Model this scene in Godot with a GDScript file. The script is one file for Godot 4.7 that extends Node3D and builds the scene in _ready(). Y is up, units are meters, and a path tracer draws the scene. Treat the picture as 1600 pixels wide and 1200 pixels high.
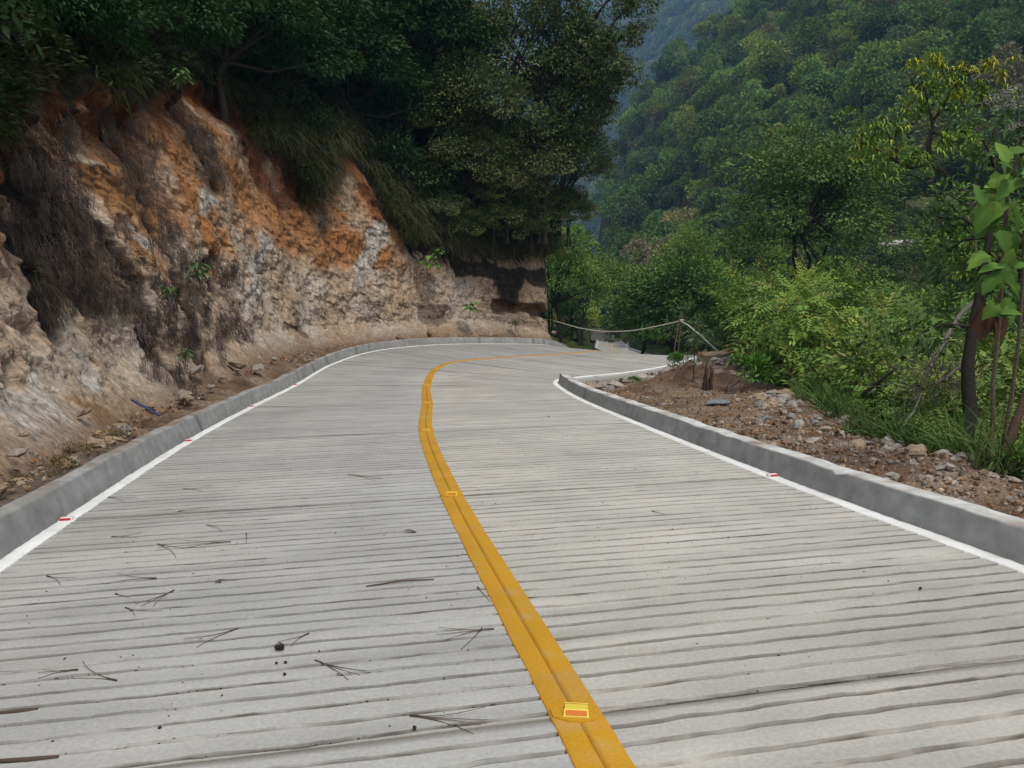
extends Node3D
# A ribbed concrete mountain road that bends under an earth cutting, with a wooded valley beyond.

const HEAD := Vector3(-0.19982, 0.0, -0.97983)     # direction of the straight stretch
const SIDE := Vector3(0.97983, 0.0, -0.19982)      # to its right
const GRADE := -0.09636
const UP := Vector3.UP
const DOWN := Vector3.DOWN

# cross sections of the road: left line, centre line, right line
var SECTIONS := [
	[Vector3(-1.55, 0.39, 4.40), Vector3(1.56, 0.39, 3.76), Vector3(4.62, 0.39, 3.14)],
	[Vector3(-2.06, 0.12, 1.71), Vector3(1.02, 0.12, 1.08), Vector3(4.05, 0.12, 0.46)],
	[Vector3(-2.79, -0.25, -2.12), Vector3(0.25, -0.25, -2.73), Vector3(3.26, -0.25, -3.35)],
	[Vector3(-3.59, -0.63, -5.92), Vector3(-0.53, -0.63, -6.55), Vector3(2.49, -0.62, -7.09)],
	[Vector3(-4.35, -1.04, -10.08), Vector3(-1.21, -1.02, -10.57), Vector3(1.82, -1.01, -11.09)],
	[Vector3(-4.93, -1.45, -14.30), Vector3(-1.60, -1.38, -14.27), Vector3(1.32, -1.35, -14.56)],
	[Vector3(-5.14, -1.70, -18.00), Vector3(-2.01, -1.69, -17.90), Vector3(1.03, -1.51, -16.90)],
	[Vector3(-5.26, -1.86, -22.50), Vector3(-2.03, -1.68, -20.30), Vector3(1.08, -1.50, -17.60)],
	[Vector3(-4.66, -2.01, -26.50), Vector3(-1.61, -1.81, -22.60), Vector3(1.63, -1.57, -18.40)],
	[Vector3(-3.01, -2.25, -30.00), Vector3(-0.21, -2.06, -25.20), Vector3(3.12, -1.81, -20.60)],
	[Vector3(-0.55, -2.59, -33.00), Vector3(1.92, -2.42, -28.60), Vector3(4.64, -2.01, -23.00)],
	[Vector3(1.78, -2.98, -35.50), Vector3(3.70, -2.79, -32.00), Vector3(6.34, -2.26, -26.50)],
	[Vector3(3.1, -3.75, -38.2), Vector3(5.6, -3.65, -36.5), Vector3(8.2, -3.3, -34.6)],
]
# toe of the cutting, direction away from the road, lean of the face, bare height, height of the talus
var CUT := [
	[Vector3(-2.14, 0.54, 4.52), Vector3(-0.98, 0, 0.20), 0.30, 3.2, 0.5],
	[Vector3(-2.94, 0.15, 0.60), Vector3(-0.98, 0, 0.20), 0.30, 3.2, 0.5],
	[Vector3(-3.59, -0.14, -2.84), Vector3(-0.98, 0, 0.20), 0.30, 3.6, 0.5],
	[Vector3(-4.19, -0.43, -5.78), Vector3(-0.98, 0, 0.15), 0.32, 3.8, 0.6],
	[Vector3(-4.84, -0.72, -8.71), Vector3(-0.98, 0, 0.10), 0.34, 4.6, 0.7],
	[Vector3(-5.64, -1.05, -12.12), Vector3(-0.99, 0, 0.00), 0.33, 6.0, 0.7],
	[Vector3(-5.98, -1.25, -18.50), Vector3(-0.98, 0, -0.20), 0.28, 5.6, 0.6],
	[Vector3(-6.44, -1.72, -24.00), Vector3(-0.90, 0, -0.43), 0.24, 6.6, 0.7],
	[Vector3(-5.39, -1.98, -28.00), Vector3(-0.75, 0, -0.66), 0.22, 7.0, 0.7],
	[Vector3(-3.68, -2.18, -31.50), Vector3(-0.60, 0, -0.80), 0.20, 5.0, 0.7],
	[Vector3(-1.73, -2.42, -34.50), Vector3(-0.50, 0, -0.87), 0.18, 4.6, 0.7],
	[Vector3(0.31, -2.77, -37.00), Vector3(-0.50, 0, -0.87), 0.12, 4.8, 0.6],
	[Vector3(2.12, -3.24, -38.50), Vector3(-0.60, 0, -0.80), 0.08, 5.0, 0.5],
	[Vector3(1.20, -3.60, -43.00), Vector3(-0.80, 0, -0.60), 0.10, 5.0, 0.5],
	[Vector3(-3.00, -3.90, -52.00), Vector3(-0.80, 0, -0.60), 0.20, 5.0, 0.5],
]
# patches of other earth, some with painted shade, on the cutting: kind, (station, height, radius) from and to
var PATCHES := [
	["D", 4.90, 4.05, 0.54, 5.00, 3.45, 0.65],
	["D", 5.00, 3.45, 0.65, 5.00, 2.70, 0.62],
	["D", 5.00, 2.70, 0.62, 5.00, 2.10, 0.56],
	["D", 4.70, 3.00, 0.50, 4.80, 2.25, 0.57],
	["D", 4.80, 2.25, 0.57, 4.60, 1.65, 0.37],
	["D", 5.10, 2.10, 0.32, 5.10, 1.65, 0.21],
	["G", 4.80, 2.10, 0.20, 4.70, 1.65, 0.13],
	["D", 5.20, 5.25, 0.19, 5.10, 4.20, 0.18],  # this strip paints the rib edge shadow along with dark rooty earth
	["D", 5.10, 4.20, 0.18, 5.20, 3.00, 0.22],
	["D", 5.20, 3.00, 0.22, 5.30, 1.95, 0.27],
	["D", 5.30, 1.95, 0.27, 5.30, 1.05, 0.27],
	["D", 5.30, 1.05, 0.27, 5.30, 0.15, 0.16],
	["D", 5.90, 6.90, 0.52, 5.60, 5.25, 0.45],
	["D", 5.60, 5.25, 0.45, 5.60, 4.50, 0.37],
	["D", 5.60, 4.50, 0.37, 5.60, 3.75, 0.22],
	["D", 5.60, 3.75, 0.22, 5.60, 2.55, 0.19],
	["D", 5.60, 2.55, 0.19, 5.60, 1.80, 0.24],
	["D", 5.60, 1.80, 0.24, 5.60, 1.05, 0.24],
	["D", 5.60, 1.05, 0.24, 5.50, 0.30, 0.16],
	["D", 6.20, 6.15, 0.24, 6.20, 5.25, 0.28],
	["D", 6.20, 5.25, 0.28, 6.30, 4.65, 0.29],
	["D", 6.90, 8.40, 1.05, 7.00, 7.65, 1.18],
	["D", 7.00, 7.65, 1.18, 7.00, 6.60, 0.66],
	["D", 5.90, 2.10, 0.55, 6.00, 2.40, 0.31],
	["D", 5.90, 1.50, 0.10, 5.90, 0.60, 0.10],
	["D", 7.60, 5.85, 0.69, 7.70, 5.10, 0.42],
	["D", 8.90, 6.00, 0.44, 8.90, 4.95, 0.38],
	["D", 8.90, 4.95, 0.38, 9.20, 4.05, 0.44],
	["P", 5.30, 5.10, 0.31, 5.30, 4.35, 0.42],
	["P", 5.30, 4.35, 0.42, 5.40, 3.60, 0.52],
	["P", 5.40, 3.60, 0.52, 5.40, 2.55, 0.32],
	["O", 6.40, 7.95, 0.29, 5.90, 5.55, 0.39],
	["O", 5.90, 5.55, 0.39, 5.90, 4.20, 0.39],
	["O", 5.90, 4.20, 0.39, 6.00, 2.85, 0.34],
	["O", 6.00, 2.85, 0.34, 6.00, 2.10, 0.22],
	["W", 6.90, 3.15, 0.32, 6.60, 2.25, 0.45],
	["W", 6.60, 2.25, 0.45, 6.30, 1.35, 0.23],
	["W", 6.30, 1.35, 0.23, 6.20, 0.60, 0.16],
	["W", 6.20, 0.60, 0.16, 6.20, 0.15, 0.13],
	["W", 6.20, 4.20, 0.23, 6.00, 3.60, 0.21],
	["W", 5.40, 3.00, 0.15, 5.50, 2.70, 0.14],
	["W", 4.10, 0.75, 0.18, 4.00, 0.45, 0.25],
	["W", 4.00, 0.45, 0.25, 3.70, 0.45, 0.17],
	["W", 4.70, 1.05, 0.12, 4.60, 0.60, 0.16],
	["Y", 4.30, 0.30, 0.21, 4.50, 0.15, 0.17],
	["R", 7.10, 6.90, 0.38, 7.10, 5.85, 0.42],
	["R", 7.10, 5.85, 0.42, 7.30, 4.80, 0.39],
	["R", 7.30, 4.80, 0.39, 7.90, 5.40, 0.33],
	["R", 7.90, 5.40, 0.33, 8.40, 7.05, 0.42],
	["R", 8.40, 7.05, 0.42, 8.50, 5.70, 0.41],
	["R", 8.50, 5.70, 0.41, 8.70, 4.50, 0.32],
	["R", 8.30, 7.65, 0.26, 8.60, 7.50, 0.32],
	["O", 6.80, 4.80, 0.79, 7.20, 3.90, 0.72],
	["O", 7.20, 3.90, 0.72, 7.90, 3.60, 0.71],
	["O", 7.90, 3.60, 0.71, 8.60, 3.30, 0.52],
	["T", 8.30, 6.15, 0.30, 8.20, 5.10, 0.35],
	["T", 8.20, 5.10, 0.35, 8.30, 4.65, 0.40],
	["K", 7.90, 4.95, 0.24, 7.80, 3.90, 0.19],
	["W", 8.60, 4.20, 0.49, 8.20, 2.25, 0.33],
	["D", 9.80, 4.20, 0.47, 9.90, 3.00, 0.35],
	["D", 9.90, 3.00, 0.35, 13.90, 3.15, 0.35],
	["D", 10.80, 2.55, 0.62, 11.10, 2.70, 0.50],
	["D", 11.10, 2.70, 0.50, 11.10, 1.50, 0.28],
	["D", 11.10, 1.50, 0.28, 10.90, 1.95, 0.56],
	["D", 10.60, 4.20, 0.56, 10.30, 4.05, 0.48],
	["D", 12.70, 4.65, 0.28, 11.60, 3.15, 0.22],
	["D", 12.90, 3.75, 0.21, 12.90, 2.10, 0.21],
	["D", 11.50, 1.35, 0.29, 12.70, 1.35, 0.17],
	["K", 9.50, 0.90, 0.39, 9.20, 0.90, 0.33],
	["K", 7.10, 0.90, 0.29, 7.20, 0.60, 0.21],
	["H", 10.60, 1.35, 0.27, 13.30, 1.50, 0.34],
	["H", 13.80, 1.50, 0.30, 13.80, 0.60, 0.21],
	["D", 9.10, 4.05, 0.38, 9.40, 3.90, 0.28],
	["D", 12.30, 3.75, 0.13, 11.90, 2.40, 0.13],
	["B", 5.50, 0.15, 0.15, 5.30, 0.15, 0.09],
]
var ROAD_D := [32.0, 36.5, 45.0, 65.0, 90.0, 112.0, 125.0, 165.0, 300.0, 700.0]
var ROAD_X := [3.7, 5.6, 9.0, 12.0, 13.8, 14.6, 16.3, 20.2, 30.0, 55.0]
var ROAD_Y := [-2.8, -3.65, -5.0, -8.0, -11.3, -13.3, -13.7, -16.6, -21.0, -21.0]

var rng := RandomNumberGenerator.new()
var simple := FastNoiseLite.new()
var fbm := FastNoiseLite.new()
var ridged := FastNoiseLite.new()
var two := FastNoiseLite.new()
var cells := FastNoiseLite.new()
var used := {}
var M := {}
var left_line := PackedVector3Array()
var right_line := PackedVector3Array()


class Buf:
	var v := PackedVector3Array()
	var c := PackedColorArray()
	var i := PackedInt32Array()

	func leaf(base: Vector3, dir: Vector3, side: Vector3, length: float, width: float, fold: float, col: Color) -> void:
		var n := v.size()
		var up := side.cross(dir)
		var mid := base + dir * length * 0.45
		v.append(base)
		v.append(mid + side * width * 0.5 + up * fold * width)
		v.append(base + dir * length - up * fold * length * 0.25)
		v.append(mid - side * width * 0.5 + up * fold * width)
		for k in 4:
			c.append(col)
		i.append_array(PackedInt32Array([n, n + 1, n + 2, n, n + 2, n + 3]))

	func blade(base: Vector3, dir: Vector3, side: Vector3, length: float, width: float, droop: float, col: Color, segs := 3) -> void:
		var n := v.size()
		var p := base
		var d := dir
		for k in segs + 1:
			var w := width * 0.5 * (1.0 - pow(float(k) / segs, 1.6)) + 0.0006
			v.append(p - side * w)
			v.append(p + side * w)
			c.append(col)
			c.append(col)
			p += d * length / segs
			d = (d + Vector3.DOWN * droop / segs).normalized()
		for k in segs:
			var a := n + 2 * k
			i.append_array(PackedInt32Array([a, a + 1, a + 3, a, a + 3, a + 2]))

	func broad(base: Vector3, dir: Vector3, side: Vector3, length: float, width: float, bend: float, col: Color) -> void:
		# a wide leaf with a midrib, rounded lobes and a curled tip
		var n := v.size()
		var up := side.cross(dir)
		var prof := [0.10, 0.72, 1.0, 0.74, 0.80, 0.40, 0.0]
		for k in 7:
			var f := k / 6.0
			var m := base + dir * length * f - up * bend * f * f * length
			var w: float = prof[k] * width * 0.5
			v.append(m - side * w + up * w * 0.28)
			v.append(m)
			v.append(m + side * w + up * w * 0.28)
			c.append(col)
			c.append(col * 1.12)
			c.append(col)
		for k in 6:
			var a := n + 3 * k
			i.append_array(PackedInt32Array([a, a + 1, a + 4, a, a + 4, a + 3, a + 1, a + 2, a + 5, a + 1, a + 5, a + 4]))

	func frond(base: Vector3, dir: Vector3, side: Vector3, length: float, pairs: int, ll: float, lw: float, col: Color) -> void:
		var p := base
		var d := dir
		for k in pairs:
			var f := (k + 1.0) / pairs
			var s := ll * (0.6 + 0.4 * sin(f * PI))
			leaf(p, (d * 0.45 + side).normalized(), d, s, lw, 0.12, col * (0.9 + 0.2 * f))
			leaf(p, (d * 0.45 - side).normalized(), d, s, lw, 0.12, col * (0.95 + 0.2 * f))
			p += d * length / pairs
			d = (d + Vector3.DOWN * 0.12).normalized()
		leaf(p, d, side, ll, lw, 0.1, col)

	func tube(path: Array, radii: Array, sides: int, col: Color, closed := true) -> void:
		var n := v.size()
		var m := path.size()
		for k in m:
			var t: Vector3 = (path[mini(k + 1, m - 1)] - path[maxi(k - 1, 0)]).normalized()
			var a := t.cross(Vector3(0.31, 0.2, 0.93) if absf(t.y) > 0.8 else Vector3.UP).normalized()
			var b := a.cross(t).normalized()
			for s in sides:
				var w := TAU * s / sides
				v.append(path[k] + (a * cos(w) + b * sin(w)) * radii[k])
				c.append(col)
		for k in m - 1:
			for s in sides:
				var q := n + k * sides + s
				var r := n + k * sides + (s + 1) % sides
				i.append_array(PackedInt32Array([q, q + sides, r, r, q + sides, r + sides]))
		if closed:
			for e in [0, m - 1]:
				var o := v.size()
				v.append(path[e])
				c.append(col)
				for s in sides:
					var q: int = n + e * sides + s
					var r: int = n + e * sides + (s + 1) % sides
					i.append_array(PackedInt32Array([o, q, r] if e == 0 else [o, r, q]))

	func box(x: Transform3D, size: Vector3, col: Color, taper := 1.0, taper_z := 1.0) -> void:
		var h := size * 0.5
		for f in 6:
			var n := v.size()
			var axis := f / 2
			var sgn := 1.0 if f % 2 == 0 else -1.0
			for q in [[-1, -1], [1, -1], [1, 1], [-1, 1]]:
				var p := Vector3.ZERO
				p[axis] = sgn * h[axis]
				p[(axis + 1) % 3] = q[0] * h[(axis + 1) % 3]
				p[(axis + 2) % 3] = q[1] * h[(axis + 2) % 3]
				if p.y > 0:
					p.x *= taper
					p.z *= taper_z
				v.append(x * p)
				c.append(col)
			i.append_array(PackedInt32Array([n, n + 2, n + 1, n, n + 3, n + 2] if sgn > 0 else [n, n + 1, n + 2, n, n + 2, n + 3]))

	func grid(p: PackedVector3Array, col: PackedColorArray, across: int, hint: Vector3) -> void:
		var n := v.size()
		var rows := p.size() / across
		v.append_array(p)
		c.append_array(col)
		var mid := (rows / 2) * across + across / 2
		if mid + across + 1 >= p.size():
			mid = 0
		var flip := (p[mid + across] - p[mid]).cross(p[mid + 1] - p[mid]).dot(hint) < 0
		for y in rows - 1:
			for x in across - 1:
				var a := n + y * across + x
				var b := a + across
				if flip:
					i.append_array(PackedInt32Array([a, b, a + 1, a + 1, b, b + 1]))
				else:
					i.append_array(PackedInt32Array([a, a + 1, b, a + 1, b + 1, b]))

	func mesh(smooth := false) -> ArrayMesh:
		var arrays := []
		arrays.resize(Mesh.ARRAY_MAX)
		arrays[Mesh.ARRAY_VERTEX] = v
		arrays[Mesh.ARRAY_COLOR] = c
		arrays[Mesh.ARRAY_INDEX] = i
		if smooth:
			var n := PackedVector3Array()
			n.resize(v.size())
			for k in range(0, i.size(), 3):
				var a := v[i[k]]
				var f := (v[i[k + 2]] - a).cross(v[i[k + 1]] - a)
				n[i[k]] += f
				n[i[k + 1]] += f
				n[i[k + 2]] += f
			for k in n.size():
				n[k] = n[k].normalized() if n[k].length_squared() > 1e-16 else Vector3.UP
			arrays[Mesh.ARRAY_NORMAL] = n
		var m := ArrayMesh.new()
		m.add_surface_from_arrays(Mesh.PRIMITIVE_TRIANGLES, arrays)
		return m


# ---------------------------------------------------------------- helpers
func numbered(called: String) -> String:
	used[called] = used.get(called, -1) + 1
	return called if used[called] == 0 else "%s_%03d" % [called, used[called]]


func tag(o: Node3D, label: String, category := "", group := "", kind := "") -> Node3D:
	if label:
		o.set_meta("label", label)
	if category:
		o.set_meta("category", category)
	if group:
		o.set_meta("group", group)
	if kind:
		o.set_meta("kind", kind)
	return o


func put(called: String, m: Mesh, material: Material, parent: Node3D = self, at := Vector3.ZERO) -> MeshInstance3D:
	var o := MeshInstance3D.new()
	o.name = numbered(called) if parent == self else called
	o.mesh = m
	o.material_override = material
	o.position = at
	parent.add_child(o, true)
	return o


func thing(called: String, at := Vector3.ZERO, turn := 0.0, size := 1.0) -> Node3D:
	var o := Node3D.new()
	o.name = numbered(called)
	add_child(o)
	o.transform = Transform3D(Basis(UP, turn).scaled(Vector3.ONE * size), at)
	return o


func many(called: String, m: Mesh, material: Material, places: Array, tints: Array, parent: Node3D = self) -> MultiMeshInstance3D:
	var mm := MultiMesh.new()
	mm.transform_format = MultiMesh.TRANSFORM_3D
	mm.use_colors = true
	mm.mesh = m
	mm.instance_count = places.size()
	for k in places.size():
		mm.set_instance_transform(k, places[k])
		mm.set_instance_color(k, tints[k])
	var o := MultiMeshInstance3D.new()
	o.name = numbered(called) if parent == self else called
	o.multimesh = mm
	o.material_override = material
	o.set_meta("kind", "stuff")
	parent.add_child(o, true)
	return o


func r(a: float, b: float) -> float:
	return rng.randf_range(a, b)


func ball() -> Vector3:
	while true:
		var p := Vector3(r(-1, 1), r(-1, 1), r(-1, 1))
		if p.length_squared() < 1.0:
			return p
	return Vector3.ZERO


func n3(p: Vector3, f: float, o := 0.0) -> float:
	return simple.get_noise_3d(p.x * f + o, p.y * f, p.z * f)


func f3(p: Vector3, f: float, o := 0.0) -> float:
	return fbm.get_noise_3d(p.x * f + o, p.y * f, p.z * f)


func f2(p: Vector3, f: float, o := 0.0) -> float:
	return two.get_noise_3d(p.x * f + o, p.y * f, p.z * f)


func table(xs: Array, ys: Array, x: float) -> float:
	if x <= xs[0]:
		return ys[0]
	for k in range(1, xs.size()):
		if x < xs[k]:
			return lerpf(ys[k - 1], ys[k], (x - xs[k - 1]) / (xs[k] - xs[k - 1]))
	return ys[-1]


func spline(rows: Array, column: int, t: float) -> Variant:
	var n := rows.size()
	var k := clampi(int(floor(t)), 0, n - 2)
	var f := t - k
	var a = rows[maxi(k - 1, 0)][column]
	var b = rows[k][column]
	var c = rows[k + 1][column]
	var d = rows[mini(k + 2, n - 1)][column]
	return 0.5 * (2.0 * b + (c - a) * f + (2.0 * a - 5.0 * b + 4.0 * c - d) * f * f + (3.0 * b - a - 3.0 * c + d) * f * f * f)


func tone(tex_seed: int, freq: float, low: float, size := 512, sharp := false) -> NoiseTexture2D:
	var t := NoiseTexture2D.new()
	var n := FastNoiseLite.new()
	n.seed = tex_seed
	n.noise_type = FastNoiseLite.TYPE_SIMPLEX_SMOOTH
	n.fractal_octaves = 6
	if sharp:
		n.fractal_type = FastNoiseLite.FRACTAL_RIDGED
		n.fractal_gain = 0.6
	n.frequency = freq
	t.noise = n
	t.width = size
	t.height = size
	t.seamless = true
	t.generate_mipmaps = false
	var g := Gradient.new()
	g.set_color(0, Color(low, low, low))
	g.set_color(1, Color(1, 1, 1))
	t.color_ramp = g
	return t


func skin(called: String, rough: float, spec := 0.4, colour := Color.WHITE) -> StandardMaterial3D:
	var m := StandardMaterial3D.new()
	m.resource_name = called
	m.vertex_color_use_as_albedo = true
	m.albedo_color = colour
	m.roughness = rough
	m.metallic_specular = spec
	return m


func grained(called: String, rough: float, albedo: Texture2D, scale: float, relief: Texture2D, height: float) -> StandardMaterial3D:
	var m := skin(called, rough, 0.35)
	m.albedo_texture = albedo
	m.uv1_triplanar = true
	m.uv1_world_triplanar = true
	m.uv1_scale = Vector3.ONE * scale
	if relief:
		m.heightmap_enabled = true
		m.heightmap_texture = relief
		m.heightmap_scale = height
	return m


func ground(p: Vector3) -> float:   # plane of the straight stretch
	return GRADE * (p.x * HEAD.x + p.z * HEAD.z)


func flat(x: float, z: float) -> Vector3:
	var p := Vector3(x, 0, z)
	p.y = ground(p)
	return p


# ---------------------------------------------------------------- the place
func _ready() -> void:
	rng.seed = 20240
	cells.seed = 9
	cells.frequency = 1.0
	cells.noise_type = FastNoiseLite.TYPE_CELLULAR
	cells.cellular_return_type = FastNoiseLite.RETURN_CELL_VALUE
	cells.cellular_jitter = 1.0
	simple.seed = 3
	simple.frequency = 1.0
	simple.fractal_type = FastNoiseLite.FRACTAL_NONE
	simple.noise_type = FastNoiseLite.TYPE_SIMPLEX_SMOOTH
	fbm.seed = 11
	fbm.frequency = 1.0
	fbm.fractal_octaves = 4
	fbm.noise_type = FastNoiseLite.TYPE_SIMPLEX_SMOOTH
	two.seed = 13
	two.frequency = 1.0
	two.fractal_octaves = 2
	two.noise_type = FastNoiseLite.TYPE_SIMPLEX_SMOOTH
	ridged.seed = 5
	ridged.frequency = 1.0
	ridged.fractal_type = FastNoiseLite.FRACTAL_RIDGED
	ridged.fractal_octaves = 3

	var cam := Camera3D.new()
	cam.name = "camera"
	cam.position = Vector3(0, 1.55, 0)
	cam.rotation_degrees = Vector3(-10.13, 0, 0)
	cam.fov = 53.0
	cam.near = 0.1
	cam.far = 6000.0
	add_child(cam)

	var env := Environment.new()
	env.background_mode = Environment.BG_SKY
	var sky := Sky.new()
	var sm := ProceduralSkyMaterial.new()
	sm.sky_top_color = Color(0.85, 0.865, 0.885)
	sm.sky_horizon_color = Color(0.90, 0.915, 0.93)
	sm.sky_curve = 0.2
	sm.ground_bottom_color = Color(0.10, 0.11, 0.09)
	sm.ground_horizon_color = Color(0.45, 0.5, 0.52)
	sky.sky_material = sm
	env.sky = sky
	env.tonemap_mode = Environment.TONE_MAPPER_LINEAR
	env.tonemap_exposure = 1.78
	env.sdfgi_enabled = true
	env.ssao_enabled = true
	env.ssil_enabled = true
	env.fog_enabled = true
	env.fog_density = 0.00027
	env.fog_light_color = Color(0.58, 0.78, 1.0)
	var we := WorldEnvironment.new()
	we.name = "world_environment"
	we.environment = env
	add_child(we)

	var sun := DirectionalLight3D.new()
	sun.name = "sun"
	sun.light_color = Color(1.0, 0.96, 0.9)
	sun.light_energy = 0.55
	sun.light_angular_distance = 14.0
	sun.shadow_enabled = true
	sun.rotation_degrees = Vector3(-62, 35, 0)
	add_child(sun)

	materials()
	for k in 61 * 2 + 1:
		var t := minf(k / 10.0, SECTIONS.size() - 1.0)
		left_line.append(spline(SECTIONS, 0, t))
		right_line.append(spline(SECTIONS, 2, t))
	build_road()
	build_lines()
	build_kerbs()
	build_shoulder()
	build_cutting()
	build_valley()
	build_far_hills()
	build_far_road()
	build_cutting_plants()
	build_trees()
	build_roadside_plants()
	build_rope()
	build_stones()
	build_studs()
	build_litter()


func materials() -> void:
	M.concrete = grained("concrete", 0.85, tone(21, 0.05, 0.88), 1.3, tone(22, 0.06, 0.0), 0.10)
	M.kerb = grained("kerb_concrete", 0.88, tone(23, 0.012, 0.78), 0.8, tone(24, 0.03, 0.0), 0.3)
	M.paint = grained("road_paint", 0.75, tone(25, 0.06, 0.88), 1.6, tone(26, 0.08, 0.0), 0.05)
	M.earth = grained("earth", 0.95, tone(27, 0.03, 0.5), 0.6, tone(28, 0.014, 0.0, 1024, true), 2.8)
	M.soil = grained("soil", 0.95, tone(29, 0.03, 0.55), 1.1, tone(30, 0.04, 0.0), 2.5)
	M.stone = grained("stone", 0.85, tone(31, 0.02, 0.65), 2.0, tone(32, 0.03, 0.0), 0.8)
	M.bark = grained("bark", 0.95, tone(33, 0.04, 0.5), 2.2, tone(34, 0.05, 0.0), 1.2)
	M.leaf = skin("leaf", 0.75, 0.26)
	M.leaf.backlight_enabled = true
	M.leaf.backlight = Color(0.5, 0.55, 0.3)
	M.dry = skin("dry_leaf", 0.9, 0.2)
	M.wood = skin("wood", 0.9, 0.25)
	M.rope = skin("rope", 0.7, 0.3)
	M.plastic = skin("plastic", 0.35, 0.5)
	M.hill = skin("hill_soil", 1.0, 0.1)
	M.lens = skin("reflector", 0.5, 0.3)


# ---------------------------------------------------------------- road
func build_road() -> void:
	var road := thing("road")
	tag(road, "grooved grey concrete mountain road curving right below the earth cutting", "", "", "structure")
	for s in range(0, SECTIONS.size() - 1):
		for lane in 2:
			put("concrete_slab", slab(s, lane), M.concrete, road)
	var base := Buf.new()
	var p := PackedVector3Array()
	var c := PackedColorArray()
	for k in left_line.size():
		var out := (left_line[k] - right_line[k]).normalized()
		var mid: Vector3 = spline(SECTIONS, 1, minf(k / 10.0, SECTIONS.size() - 1.0))
		for e in [left_line[k] + out * 0.2, mid, right_line[k] - out * 0.14]:
			p.append(e + UP * -0.12)
			c.append(Color(0.12, 0.11, 0.1))
	base.grid(p, c, 3, UP)
	put("road_bed", base.mesh(true), M.concrete, road)
	# side of the slab where the inner edge stands free of a kerb
	var b := Buf.new()
	p.clear()
	c.clear()
	for k in range(60, right_line.size()):
		var out := (right_line[k] - left_line[k]).normalized()
		var e := right_line[k] + out * 0.12
		for h in [0.0, -0.02, -0.16, -0.6]:
			p.append(e + UP * h + out * (0.0 if h > -0.01 else 0.012) + out * n3(e, 3.0) * 0.02)
			c.append(Color(0.55, 0.56, 0.55) if h > -0.1 else Color(0.33, 0.33, 0.31))
	b.grid(p, c, 4, Vector3(0.8, 0, 0.6))
	put("slab_edge", b.mesh(true), M.concrete, road)


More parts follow.
